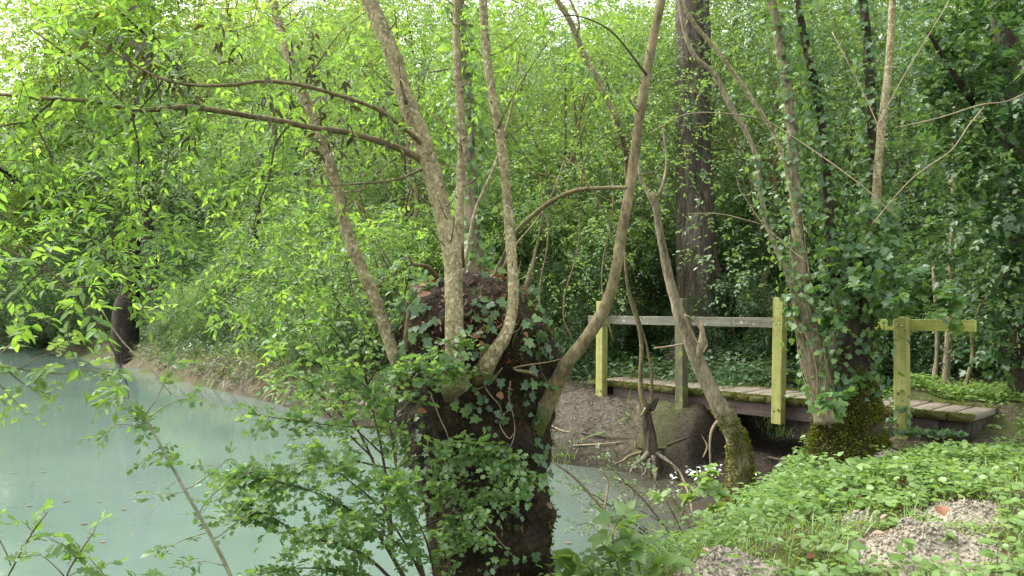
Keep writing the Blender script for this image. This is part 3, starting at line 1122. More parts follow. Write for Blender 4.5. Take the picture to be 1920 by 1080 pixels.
sh = [(620, 17, 0, 1.2), (820, 13, 0, 1.0), (900, 15, 1, 1.3), (980, 13, 0, 1.1), (1060, 16, 1, 1.4), (1190, 18, 1, 1.5), (1360, 16, 1, 1.3), (1480, 15, 2, 1.3), (1560, 13, 1, 1.2),
      (640, 16, 1, 1.2), (700, 17, 2, 1.2), (460, 23, 2, 1.3), (1640, 14, 2, 1.4), (1740, 12, 1, 1.2), (1830, 11.5, 2, 1.2), (1900, 13, 1, 1.4), (1980, 12, 2, 1.3), (1260, 20, 1, 1.8), (1420, 20, 1, 1.9), (1540, 19, 1, 1.9), (1680, 19, 1, 2.0), (1860, 18, 1, 2.0),
      (1100, 20, 0, 1.8), (940, 20, 0, 1.8), (780, 19, 0, 1.7), (620, 24, 0, 1.7), (540, 28, 1, 1.8), (420, 30, 1, 2.0), (330, 36, 1, 2.2), (700, 25, 1, 1.9), (1690, 10.6, 1, .8), (1880, 9.8, 1, .8), (1780, 9.9, 2, .7),
      (420, 25, 2, 1.5), (370, 31, 2, 2.2), (330, 29, 0, 1.2), (160, 31, 2, 1.6), (500, 22, 0, 1.0), (560, 19, 0, 1.0), (500, 17.5, 3, .35), (395, 20.5, 1, .5), (350, 23, 1, .6), (545, 16.5, 1, .5), (590, 14.8, 0, .55), (440, 20, 0, .7), (60, 37, 0, 2.2), (480, 27, 2, 1.6), (1330, 12.6, 2, .55), (1400, 12.0, 1, .5), (1060, 12.2, 1, .6), (1110, 12.9, 0, .6)]
for (px, d, k, s) in sh:
    place_copy(SP[k], xyd(px, d), srng.uniform(0, 6.28), (s, s, s * srng.uniform(.85, 1.2)), mark(px, LSH[k]), GSH)
for (px, d, s) in [(-30, 33, 1.1), (110, 36, 1.0), (160, 31.5, .8), (-90, 38, 1.5), (210, 40, 1.2), (60, 45, 1.6)]:
    place_copy(SP[3], xyd(px, d), srng.uniform(0, 6.28), s, mark(px, LSH[3]), 'pale shrubs on the far bank')
edge = [(-21, 34), (-16.5, 29), (-13, 25), (-8.5, 19), (-5, 15), (-3.0, 12.4)]
erng = np.random.default_rng(24)
k_ = 0
for i in range(len(edge) - 1):
    A_, B_ = np.array(edge[i]), np.array(edge[i + 1])
    nrm_ = np.array([-(B_ - A_)[1], (B_ - A_)[0]])
    nrm_ = -nrm_ / np.linalg.norm(nrm_)
    if nrm_[1] < 0:
        nrm_ = -nrm_
    for t_ in np.arange(.1, 1, [.22, .24, .22, .24, .34][i]):
        for off_, sc_ in ((.55, .5), (2.6, 1.05)):
            p_ = A_ + (B_ - A_) * t_ + nrm_ * (off_ + erng.uniform(0, .6))
            px_ = 960 + p_[0] / p_[1] * F
            if (off_ < 1 and (395 < px_ < 540)) or 212 < px_ < 325 or 438 < px_ < 480:
                continue
            kk_ = [1, 0, 3, 1, 2, 0][k_ % 6] if off_ > 1 else [1, 3, 0][k_ % 3]
            k_ += 1
            s_ = sc_ * erng.uniform(.8, 1.25) * (.8 if kk_ == 3 else 1) * (1 + .25 * (i < 3))
            place_copy(SP[kk_], (p_[0], p_[1], gz(*p_)), erng.uniform(0, 6.28), (s_, s_, s_ * .9), mark(px_, ('low ' if off_ < 1 else 'waterside ') + LSH[kk_]), 'shrubs overhanging the far water edge')

# ------------------------------------------------------------------ the old pollard in the middle
PD = 4.45
pol = thing('pollard_tree', 'old pollard with a dark mossy trunk and pale upright stems at the water edge', 'tree', tuple(at(915, 1350, PD)))
prof = [(1420, 940, 190), (1300, 940, 176), (1180, 934, 152), (1120, 930, 138), (1080, 925, 124), (1030, 917, 116), (960, 908, 112), (890, 903, 118), (820, 897, 128), (760, 890, 138), (715, 888, 146),
        (670, 886, 146), (625, 886, 134), (585, 882, 112), (550, 878, 88), (525, 874, 58), (510, 872, 24)]
C_ = np.array([at(x, y, PD) for (y, x, r) in prof])
R_ = np.array([r / F * PD for (y, x, r) in prof])
Cc, Rc = catmull(C_, R_, 8)
ns = 110
ang = np.linspace(0, 2 * np.pi, ns, endpoint=False)
D = np.stack([np.cos(ang), np.sin(ang), 0 * ang], -1)
VV = Cc[:, None, :] + D[None] * Rc[:, None, None] * np.array([1, .92, 1])
nn = fbm(VV, 2.6, 3, 41) * .07 + fbm(VV, 11, 3, 42) * .03 + np.abs(vnoise(VV * np.array([1, 1, .35]), 9, 43)) * .02
nn = nn * np.clip(Rc / .25, .15, 1)[:, None]
VV = VV + D[None] * nn[..., None] + np.array([0, 0, 1]) * (fbm(VV, 5, 2, 44) * .02)[..., None]
V = VV.reshape(-1, 3)
i_ = (np.arange(len(Cc) - 1)[:, None] * ns)
j_ = np.arange(ns)[None]
k_ = (j_ + 1) % ns
Q = np.stack([i_ + j_, i_ + k_, i_ + ns + k_, i_ + ns + j_], -1).reshape(-1, 4)
tp = len(V)
V = np.vstack([V, Cc[-1]])
T = np.stack([(len(Cc) - 1) * ns + j_[0], (len(Cc) - 1) * ns + k_[0], np.full(ns, tp)], -1)
trunkV = V.copy()
part('trunk', V, [Q, T], M['pollard'], pol, True, {'tint': np.clip(.3 + .4 * vnoise(V, 2, 3), 0, 1)})
# fibrous moss over the bole
prng = np.random.default_rng(50)
fn = norm(np.cross(VV[1:-1, np.r_[1:ns, 0]] - VV[1:-1, np.r_[ns - 1, 0:ns - 1]], VV[2:, :] - VV[:-2, :]))
sel = prng.integers(0, fn.shape[0] * ns, 30000)
ri, ci = sel // ns, sel % ns
pp = VV[ri + 1, ci] + prng.normal(0, .012, (len(sel), 3))
nr = fn[ri, ci]
if np.mean(np.sum(nr * (VV[ri + 1, ci] - Cc[ri + 1]), 1)) < 0:
    nr = -nr
okm = pp[:, 2] < at(0, 540, PD)[2]
pp, nr, = pp[okm], nr[okm]
dv = nr * .35 + prng.normal(0, .6, pp.shape) + np.array([0, 0, -.4])
Lf = dict(pos=pp - nr * .004, dir=dv, nrm=prng.normal(0, 1, pp.shape), size=prng.uniform(.010, .038, len(pp)), tint=np.clip(prng.normal(.42, .25, len(pp)) + .35 * vnoise(pp, 4, 8), 0, 1))
fib = (np.array([(-.035, 0, 0), (.035, 0, 0), (.05, .5, .06), (-.02, .55, .06), (0, 1, -.05)]), T_BLADE[1])
V, T, a = compose(fib, Lf)
part('moss_fibres', V, [T], M['fibre'], pol, False, {'tint': a}, 'stuff')
# green moss on the shoulder and under the stems
ms_ = prng.integers(0, len(pp), 9000)
w_ = vnoise(pp[ms_], 5, 77) > .22
ms_ = ms_[w_]
Lf = dict(pos=pp[ms_] + prng.normal(0, .006, (len(ms_), 3)), dir=nr[ms_] + prng.normal(0, .5, (len(ms_), 3)), nrm=prng.normal(0, 1, (len(ms_), 3)), size=prng.uniform(.012, .03, len(ms_)), tint=prng.uniform(0, .55, len(ms_)))
V, T, a = compose(T_KITE, Lf)
part('moss', V, [T], M['moss'], pol, False, {'tint': a}, 'stuff')

STEMS = {
    'main': [(853, 775, 90, 4.3), (853, 735, 66, 4.12), (853, 708, 52, 4.02), (853, 685, 43, 3.98), (852, 620, 39, 3.98), (851, 550, 38, 4.03), (847, 475, 40, 4.1), (829, 400, 37, 4.17), (811, 330, 37, 4.22), (795, 272, 38, 4.24), (765, 198, 36, 4.28), (735, 100, 34, 4.3), (712, 45, 33, 4.33), (692, 0, 33, 4.35), (668, -70, 30, 4.4), (640, -160, 27, 4.5)],
    'left': [(785, 745, 46, 4.3), (758, 700, 36, 4.28), (738, 660, 30, 4.28), (715, 592, 27, 4.32), (690, 530, 26, 4.36), (655, 450, 25, 4.42), (630, 350, 25, 4.5), (604, 265, 24, 4.55), (566, 170, 23, 4.62), (536, 85, 22, 4.7), (511, 0, 20, 4.78), (490, -80, 18, 4.85)],
    'second': [(862, 500, 22, 4.14), (861, 440, 19, 4.2), (863, 350, 18, 4.34), (867, 275, 19, 4.4), (862, 200, 17, 4.46), (857, 100, 16, 4.5), (855, 0, 15, 4.55), (852, -90, 13, 4.6)],
    'mid': [(880, 745, 70, 4.3), (895, 712, 50, 4.12), (910, 690, 38, 4.02), (925, 665, 31, 3.99), (948, 628, 27, 4.02), (960, 585, 24, 4.1), (962, 530, 22, 4.16), (957, 450, 22, 4.24), (951, 370, 20, 4.28), (944, 300, 20, 4.3), (934, 235, 20, 4.33), (922, 170, 19, 4.36), (912, 95, 18, 4.4), (905, 0, 17, 4.45), (898, -90, 15, 4.5)],
    'right': [(975, 830, 74, 4.45), (1010, 778, 50, 4.34), (1040, 725, 35, 4.25), (1063, 682, 30, 4.2), (1095, 640, 27, 4.18), (1122, 600, 26, 4.18), (1141, 560, 24, 4.18), (1156, 500, 22, 4.2), (1166, 435, 22, 4.22), (1179, 365, 21, 4.25), (1189, 295, 21, 4.28), (1199, 220, 20, 4.3), (1212, 140, 19, 4.33), (1226, 65, 19, 4.37), (1240, 0, 18, 4.4), (1254, -80, 16, 4.45)],
    'back': [(868, 520, 8, 4.7), (880, 450, 7, 4.75), (893, 390, 7, 4.8), (925, 318, 7, 4.85), (949, 240, 6, 4.9), (962, 190, 5, 4.9), (975, 90, 4, 4.95)],
}
SLAB = {'main': 'thickest pale stem, leaning left towards its top', 'left': 'left stem leaning out over the water', 'second': 'slim stem forking from the thickest one', 'mid': 'slim curved stem right of the thickest one', 'right': 'right stem sweeping out and then up', 'back': 'thin back stem'}
stem_o = {}
for k, pts in STEMS.items():
    P, R = px_path(pts)
    R = R * .9
    V, Q, T = tube(P, R, 14, 8, .06, hash(k) % 7 if False else len(k), 0.0, 26 if k != 'back' else 4)
    z0 = P[0][2]
    a = np.clip((1.0 if k != 'back' else .2) - 2.6 * (V[:, 2] - z0), 0.05, 1)
    so = part('stem', V, [Q, T], M['pale'] if k in ('main', 'second', 'mid') else M['stem'] if k == 'right' else M['pale'], pol, True, {'tint': a})
    so['label'] = SLAB[k]
    stem_o[k] = so
tr_ = np.random.default_rng(64)
for k in ('main', 'left', 'second', 'mid', 'right'):
    C, RR = catmull(*px_path(STEMS[k]), 8)
    g_ = Geo()
    for _ in range(26):
        i = tr_.integers(6, len(C) - 2)
        a_ = tr_.uniform(0, 6.28)
        dv = np.array([math.cos(a_), math.sin(a_) * .6 - .2, tr_.uniform(.1, .9)])
        dv /= np.linalg.norm(dv)
        ln = tr_.uniform(.012, .03) if tr_.random() < .6 else tr_.uniform(.08, .3)
        p0 = C[i] + dv * [1, 1, 0] * RR[i] * .7
        V, Q, T = tube([p0, p0 + dv * (RR[i] * .3 + ln * .5), p0 + dv * (RR[i] * .3 + ln) + [0, 0, ln * .25]], [.006 if ln < .05 else .004, .004, .0016], 6, 3, .15, int(i))
        g_.add(V, Q, T, .2)
    g_.build('side_shoots', M['stem'], stem_o[k] if False else pol, True)['kind'] = 'stuff'
BR = [
    ('main', [(797, 300, 22, 4.24), (770, 288, 18, 4.2), (740, 275, 16, 4.15), (690, 258, 14, 4.05), (640, 246, 14, 3.98), (590, 240, 13, 3.92), (520, 226, 13, 3.85), (455, 216, 13, 3.78), (405, 207, 13, 3.72), (352, 201, 12, 3.66), (300, 205, 12, 3.6), (250, 206, 11, 3.55), (180, 191, 9, 3.5), (100, 186, 8, 3.45), (20, 179, 8, 3.4), (-60, 175, 7, 3.35)]),
    ('main', [(795, 274, 15, 4.22), (770, 252, 11, 4.15), (735, 226, 10, 4.05), (700, 203, 9, 3.95), (640, 181, 9, 3.85), (560, 159, 9, 3.75), (490, 152, 8, 3.7), (420, 160, 8, 3.62), (350, 158, 7, 3.55), (300, 146, 6, 3.5), (252, 122, 5, 3.45), (200, 90, 4, 3.4), (150, 60, 3, 3.35)]),
    ('main', [(790, 318, 8, 4.2), (740, 337, 6, 4.1), (680, 344, 5, 4.0), (620, 348, 4, 3.95), (588, 351, 3, 3.9)]),
    ('main', [(762, 195, 9, 4.2), (752, 150, 4, 4.1), (775, 185, 3, 4.0), (800, 210, 2.5, 3.95), (840, 232, 2, 3.9)]),
    ('right', [(1176, 352, 10, 4.24), (1140, 352, 9, 4.3), (1080, 357, 10, 4.4), (1035, 377, 11, 4.5), (990, 412, 11, 4.6), (965, 440, 11, 4.65), (940, 490, 10, 4.7), (915, 540, 10, 4.7)]),
    ('right', [(1090, 356, 4, 4.38), (1093, 320, 3.5, 4.4), (1100, 295, 3, 4.42), (1125, 260, 2.5, 4.45), (1170, 235, 2, 4.45)]),
    ('main', [(305, 150, 4, 3.5), (275, 180, 4.5, 3.52), (245, 214, 5, 3.55), (225, 240, 3, 3.5), (190, 262, 2, 3.45)]),
    ('main', [(248, 212, 6, 3.55), (258, 245, 5.5, 3.52), (263, 290, 5, 3.5), (258, 345, 3.5, 3.5), (275, 440, 2, 3.5)]),
    ('main', [(250, 350, 4, 3.5), (225, 395, 3.5, 3.48), (205, 425, 3, 3.46), (208, 470, 2.5, 3.45)]),
    ('main', [(60, 225, 5, 3.4), (98, 290, 4.5, 3.4), (105, 340, 4, 3.4), (128, 395, 2.5, 3.4)]),
    ('main', [(100, 190, 5, 3.45), (62, 226, 5, 3.4), (30, 232, 4, 3.38), (-10, 240, 3, 3.35)]),
    ('main', [(540, 236, 6, 3.86), (512, 270, 5, 3.84), (500, 330, 4.5, 3.82), (480, 380, 3.5, 3.8), (468, 432, 2.5, 3.8)]),
    ('main', [(230, 192, 6, 3.5), (180, 140, 5.5, 3.5), (110, 90, 4.5, 3.5), (60, 55, 3, 3.5)]),
    ('main', [(285, 218, 5, 3.58), (300, 250, 4, 3.58), (315, 280, 2.5, 3.6), (312, 310, 2, 3.6)]),
    ('left', [(566, 172, 8, 4.6), (590, 130, 5, 4.5), (640, 60, 3, 4.5), (690, 20, 2, 4.5)]),
    ('mid', [(934, 240, 7, 4.3), (960, 190, 4, 4.25), (1000, 120, 3, 4.2), (1040, 60, 2, 4.2)]),
    ('right', [(1212, 140, 6, 4.3), (1150, 60, 4, 4.2), (1080, 30, 3, 4.1), (1030, 40, 2, 4.1)]),
]
brp = []
for i, (k, pts) in enumerate(BR):
    P, R = px_path(pts)
    R = R * .8
    V, Q, T = tube(P, R, 8, 6, .14, i + 60, 0.02 if i > 1 else 0.012, 12)
    part('branch', V, [Q, T], M['stem'] if R[0] > .008 else M['twig'], pol, True, {'tint': np.full(len(V), .28)})
    brp.append(catmull(P, R, 6)[0])
# broken side shoots and snags on the head
for i, pts in enumerate([[(762, 655, 12, 4.05), (765, 610, 10, 4.02), (768, 578, 8, 4.0)], [(820, 520, 14, 4.3), (800, 500, 12, 4.2), (775, 495, 9, 4.1), (766, 478, 6, 4.05)],
                         [(985, 545, 14, 4.6), (1000, 480, 8, 4.7), (1012, 420, 4, 4.75), (1020, 370, 3, 4.8)], [(1000, 700, 12, 4.1), (960, 690, 4, 4.0), (1028, 678, 4, 3.95), (1050, 672, 2, 3.95)]]):
    P, R = px_path(pts)
    V, Q, T = tube(P, R, 8, 5, .12, i + 90, 0, 3)
    R = R * .7
    V, Q, T = tube(P, R, 8, 6, .2, i + 90, .02, 4)
    part('snag', V, [Q, T], M['stem'], pol, True, {'tint': np.full(len(V), .2)})

# leaves of the pollard: shoots along its branches and clouds of shoots above
lr = np.random.default_rng(61)
cen, rad = [], []
for (x, y, d, r) in [(60, 30, 3.7, .45), (190, 10, 3.9, .45), (320, 30, 4.0, .42), (440, 50, 3.9, .42), (540, 40, 4.2, .4), (-20, 130, 3.5, .40), (130, 120, 3.6, .36), (290, 105, 3.8, .34), (430, 110, 3.9, .32),
                     (20, 290, 3.4, .38), (150, 300, 3.8, .34), (60, 400, 3.6, .34), (170, 430, 3.7, .30), (20, 480, 3.4, .28), (260, 420, 3.8, .24), (290, 480, 3.7, .2), (215, 510, 3.6, .2), (320, 300, 4.0, .28),
                     (390, 270, 4.1, .28), (470, 300, 4.2, .30), (550, 310, 4.4, .32), (560, 400, 4.7, .34), (500, 410, 4.5, .26), (610, 470, 4.9, .34), (480, 500, 4.4, .22), (430, 570, 4.3, .2), (540, 540, 4.6, .3), (620, 150, 4.6, .28), (660, 60, 4.6, .32), (580, 570, 4.8, .3),
                     (720, 140, 4.9, .26), (800, 60, 4.8, .26), (780, 180, 5.0, .24), (960, 60, 4.9, .28), (1010, 140, 4.9, .26), (1090, 60, 4.7, .3), (1130, 150, 4.8, .24), (690, 420, 5.0, .3), (740, 480, 5.0, .26), (990, 30, 4.4, .3), (900, 130, 5.2, .25)]:
    cen.append(at(x, y, d))
    rad.append(r)
O, A = clump_sprays(lr, cen, np.array(rad) * 1.35, 19, .8, .3, .25)
for bp in brp[:2] + brp[6:13]:
    k = lr.integers(0, len(bp), 16)
    O = np.vstack([O, bp[k] + lr.normal(0, .06, (16, 3))])
    ax = lr.normal(0, 1, (16, 3))
    ax[:, 2] -= .5
    A = np.vstack([A, norm(ax)])
sl = .20 * lr.uniform(.7, 1.3, len(O))
L = sprays(lr, O, A, sl * .9, 7, .060, .3, .35, .9, (.5, .22))
V, T = twigs(O - A * .05, A, sl + .05, .0022)
part('twigs', V, [T], M['twig'], pol, False, {'tint': np.full(len(V), .3)}, 'stuff')
leaves(pol, L, T_ASH, M['ash'], 'leaf', 260, 'crown')
# the crown goes on above the picture and shades the bole
hi_c = [at(x, y, d) for (x, y, d) in [(560, -420, 4.8), (800, -420, 4.8), (1050, -420, 4.8), (1250, -320, 4.6), (980, -760, 5), (1300, -600, 5)]]
O, A = clump_sprays(lr, hi_c, [.75] * len(hi_c), 40, .8, .4, .2)
L = sprays(lr, O, A, .22, 7, .085, .3, .3, .9, (.5, .22))
V, T, a = compose(T_KITE, L)
part('crown', V, [T], M['ash'], pol, False, {'tint': a}, 'stuff')

# withered leaves still hanging on the branches
M['withered'] = leaf_mat('withered_leaf', (.02, .022, .008), (.05, .05, .02), (.09, .085, .04), .25, .04, tcol=(1.2, 1.2, .6))
O, A = clump_sprays(lr, [at(x, y, d) for (x, y, d) in [(240, 60, 3.55), (265, 95, 3.5), (310, 110, 3.55), (430, 70, 3.7), (590, 90, 4.3), (620, 200, 3.95), (600, 260, 3.95), (560, 60, 4.2), (370, 190, 3.68), (680, 215, 3.95), (520, 170, 3.75), (640, 140, 4.2)]], [.13] * 12, 9, 1, .2, .7)
L = sprays(lr, O, A, .08, 3, .07, .6, .9, .6, (.5, .25))
V, T, a = compose(T_LANCE, L)
part('withered_leaves', V, [T], M['withered'], pol, False, {'tint': a}, 'stuff')


# ivy on the pollard
def on_trunk(x, y):
    """Point and outward normal on the bole's camera side under pixel (x, y)."""
    best = None
    d = VV.reshape(-1, 3)
    sx = 960 + d[:, 0] / d[:, 1] * F
    sy = HOR - (d[:, 2] - EYE) / d[:, 1] * F
    m = np.hypot(sx - x, sy - y)
    m = np.where(d[:, 1] > PD + .05, 1e6, m)
    i = int(np.argmin(m))
    r, c = i // ns, i % ns
    n = D[c] + np.array([0, 0, .25 if y > 700 else .9])
    return d[i], n / np.linalg.norm(n)


ivy = thing('ivy_plant', 'green ivy with star-shaped leaves creeping over the pollard head and bole', 'ivy', tuple(at(890, 700, 4.05)))
ir = np.random.default_rng(70)
pos, dr_, nr_, sz_ = [], [], [], []
zones = [(760, 590, 40, 50, 26), (800, 560, 40, 40, 20), (900, 575, 45, 35, 26), (985, 600, 40, 40, 30), (1005, 660, 25, 50, 20), (930, 650, 50, 40, 22), (770, 650, 40, 40, 18), (800, 690, 40, 30, 20), (960, 545, 50, 40, 18),
         (985, 745, 30, 30, 12), (910, 700, 25, 25, 10), (790, 800, 15, 50, 8), (870, 770, 25, 20, 8), (1010, 820, 12, 60, 8), (950, 960, 30, 50, 10), (880, 980, 30, 60, 12), (985, 900, 25, 40, 8), (900, 880, 60, 50, 10), (960, 1040, 40, 40, 10), (880, 850, 70, 60, 22), (930, 760, 70, 40, 18), (820, 900, 30, 80, 14), (850, 620, 60, 60, 14)]
for (x, y, rx, ry, n) in zones:
    for _ in range(n):
        qx, qy = x + ir.normal(0, rx * .6), y + ir.normal(0, ry * .6)
        if (abs(qx - 852) < 30 and qy < 700) or (abs(qx - np.interp(qy, [530, 585, 628, 665, 690], [962, 960, 948, 925, 910])) < 24 and qy < 700):
            continue
        p, n_ = on_trunk(qx, qy)
        p = p + n_ * ir.uniform(.025, .075) + ir.normal(0, .012, 3)
        pos.append(p)
        dd = np.array([ir.normal(0, .6), -.25, -.75]) + ir.normal(0, .35, 3)
        dr_.append(dd)
        nr_.append(n_ + np.array([0, -.3, .35]) + ir.normal(0, .3, 3))
        sz_.append((.03 + .055 * ir.random() ** 1.6) * (1.0 if y < 740 else .85))
Liv = dict(pos=np.array(pos), dir=np.array(dr_), nrm=np.array(nr_), size=np.array(sz_), tint=np.clip(ir.normal(.55, .25, len(pos)), 0, 1))
M['ivy2'] = leaf_mat('young_ivy_leaf', (.036, .08, .03), (.065, .135, .05), (.13, .22, .06), .36, .04, .4, vary=.8)
leaves(ivy, Liv, T_IVY, M['ivy2'], 'leaf', 290, 'small_leaves')
for i, pts in enumerate([[(902, 665), (905, 700), (912, 735), (930, 760), (938, 775)], [(938, 775), (935, 800), (950, 822), (957, 815)], [(948, 715), (952, 745), (958, 780), (957, 815), (945, 840), (932, 862)], [(815, 745), (828, 790), (840, 815), (850, 840)],
                         [(880, 930), (895, 965), (910, 980), (930, 1005), (960, 1040)], [(1000, 640), (1010, 700), (1015, 760), (1018, 810)], [(770, 640), (790, 690), (785, 740)], [(900, 560), (880, 600), (905, 640)], [(980, 610), (960, 650), (985, 700)]]):
    P = np.array([sum(on_trunk(x, y)[0:1]) + on_trunk(x, y)[1] * ir.uniform(.02, .06) for (x, y) in pts])
    V, Q, T = tube(P, np.linspace(.0042, .0022, len(P)), 6, 6, .1, i)
    part('vine', V, [Q, T], M['drytwig'] if i < 5 else M['twig'], ivy, True, {'tint': np.full(len(V), .3)})

# brown litter lodged among the ivy on the head
pts_, nn_ = [], []
for _ in range(420):
    p, n_ = on_trunk(ir.normal(885, 75), ir.normal(590, 55))
    pts_.append(p + n_ * ir.uniform(.005, .03))
    nn_.append(n_)
Ll = dict(pos=np.array(pts_), dir=ir.normal(0, 1, (420, 3)), nrm=np.array(nn_) + ir.normal(0, .4, (420, 3)), size=ir.uniform(.02, .05, 420), tint=ir.uniform(0, .75, 420))
V, T, a = compose(T_LANCE, Ll)
part('leaf_litter', V, [T], M['dead'], pol, False, {'tint': a}, 'stuff')
# dry leaves caught on the pollard head
for (x, y, s) in [(808, 545, .06), (815, 556, .055), (800, 552, .05), (826, 538, .05), (912, 655, .05), (905, 640, .045), (925, 668, .05), (945, 690, .05), (927, 740, .05), (806, 772, .05), (1022, 955, .04), (895, 535, .05), (840, 575, .045), (985, 640, .045), (870, 560, .05), (972, 985, .05)]:
    p, n_ = on_trunk(x, y)
    o = bpy.data.objects.new('fallen_leaf', leaf_mesh('fallen_leaf', T_DEAD, M['dead']))
    COL.objects.link(o)
    dd = Vector((ir.normal(), ir.normal() - .3, ir.normal() * .5 - .2))
    nv = Vector(n_) + Vector((0, -.4, .2))
    yv = dd.normalized(); xv = yv.cross(nv).normalized(); zv = xv.cross(yv)
    Mx = Matrix((xv, yv, zv)).transposed().to_4x4() @ Matrix.Scale(s * 1.3, 4)
    Mx.translation = Vector(p + n_ * .04)
    o.matrix_world = Mx
    tag(o, 'curled brown dead leaf caught on the mossy pollard', 'leaf', 'dead leaves caught on the pollard')

# ------------------------------------------------------------------ traced trees behind
def traced_tree(name, label, parts_, base, crown=None, cat_='tree', group=None):
    """parts_: list of (part name, pixel path, material, mossiness)"""
    root = thing(name, label, cat_, tuple(base), group)
    for i, (nm, pts, mk_, ms) in enumerate(parts_):
        P, R = px_path(pts)
        big = R.max() > .1
        V, Q, T = tube(P, R, 20 if big else 9, 7, .1 if big else .09, i * 7 + int(abs(base[0]) * 10), 0.0, 10 if not big else 3)
        zb = P[0][2]
        part(nm, V, [Q, T], M[mk_], root, True, {'tint': np.clip(ms - (.55 if big else .6) * (V[:, 2] - zb), 0, 1)})
    return root


# big oak-like trunk behind the bridge
oak = traced_tree('large_tree', 'large straight tree with dark furrowed bark behind the bridge', [
    ('trunk', [(1305, 780, 96, 12.3), (1305, 705, 84, 12.3), (1306, 660, 78, 12.3), (1307, 600, 74, 12.3), (1306, 500, 73, 12.35), (1304, 400, 72, 12.4), (1298, 250, 68, 12.5), (1298, 120, 66, 12.6), (1300, 0, 64, 12.7), (1304, -200, 56, 12.8), (1300, -500, 40, 13)], 'oak', .35),
    ('buttress', [(1232, 720, 10, 11.9), (1252, 690, 34, 12.0), (1272, 655, 34, 12.1), (1284, 600, 22, 12.15), (1290, 550, 8, 12.2)], 'oak', .75),
    ('branch', [(1300, -60, 20, 12.6), (1400, -200, 14, 12.4), (1520, -330, 6, 12)], 'oak', .1),
    ('branch', [(1298, -120, 20, 12.6), (1180, -260, 12, 12.4), (1080, -380, 6, 12)], 'oak', .1)], at(1305, 720, 12.3))

# mossy leaning tree over the backwater
lean = traced_tree('leaning_tree', 'slender leaning tree with bright moss on its foot in front of the bridge', [
    ('trunk', [(1375, 985, 66, 7.0), (1383, 940, 52, 7.0), (1388, 890, 44, 7.0), (1385, 840, 40, 7.0), (1370, 800, 36, 7.0), (1347, 757, 31, 7.0), (1325, 715, 29, 7.0), (1306, 672, 28, 7.0), (1287, 622, 25, 7.0), (1268, 570, 21, 7.0), (1252, 510, 18, 7.0), (1238, 440, 15, 7.0), (1231, 395, 14, 7.0), (1224, 362, 15, 7.0)], 'mossy', .62),
    ('limb', [(1226, 385, 10, 7.0), (1212, 355, 8, 7.0), (1200, 330, 6, 7.0), (1196, 260, 5, 7.0), (1186, 180, 4, 7.0)], 'mossy', 0),
    ('limb', [(1228, 378, 9, 7.0), (1243, 345, 6, 7.0), (1250, 300, 5, 7.05), (1243, 240, 4, 7.1)], 'mossy', 0),
    ('limb', [(1308, 670, 16, 6.97), (1316, 640, 14, 6.9), (1316, 612, 8, 6.88), (1313, 604, 3, 6.88)], 'drytwig', 0),
    ('dry_shoot', [(1318, 655, 4, 6.85), (1300, 630, 3, 6.8), (1283, 590, 3, 6.78)], 'drytwig', 0),
    ('dry_shoot', [(1320, 660, 4, 6.85), (1325, 640, 3, 6.8), (1300, 600, 2.5, 6.78), (1284, 590, 2.5, 6.8)], 'drytwig', 0),
    ('dry_shoot', [(1345, 790, 6, 6.9), (1335, 805, 5, 6.85), (1331, 830, 4, 6.85), (1332, 870, 3, 6.85)], 'drytwig', 0),
    ('dry_shoot', [(1283, 645, 4, 6.9), (1250, 650, 3, 6.85), (1225, 653, 2.5, 6.8)], 'drytwig', 0)], at(1383, 960, 7.0))
# moss tufts up its foot
P, R = px_path([(1378, 975, 58, 7.0), (1384, 935, 52, 7.0), (1388, 890, 44, 7.0), (1385, 840, 40, 7.0), (1372, 800, 36, 7.0), (1350, 760, 31, 7.0)])
Cm, Rm = catmull(P, R, 12)


def moss_on(root, Cm, Rm, n, rng, size=(.012, .03), cover=.0, seed=3, matk='moss', ang0=None):
    i = rng.integers(0, len(Cm), n)
    th = rng.uniform(0, 2 * np.pi, n)
    nv = np.stack([np.cos(th), np.sin(th), 0 * th], -1)
    p = Cm[i] + nv * (Rm[i] * rng.uniform(.95, 1.1, n))[:, None] + np.array([0, 0, 1]) * rng.normal(0, .02, (n, 1))
    w = vnoise(p, 6, seed) + rng.normal(0, .2, n) > cover + (i / len(Cm) - .5) * .9
    p, nv = p[w], nv[w]
    Lq = dict(pos=p, dir=nv + rng.normal(0, .5, p.shape), nrm=rng.normal(0, 1, p.shape), size=rng.uniform(*size, len(p)), tint=rng.uniform(0, 1, len(p)) * .8)
    V, T, a = compose(T_KITE, Lq)
    part('moss', V, [T], M[matk], root, False, {'tint': a}, 'stuff')


mr = np.random.default_rng(71)
moss_on(lean, Cm, Rm, 9000, mr, cover=-.25)

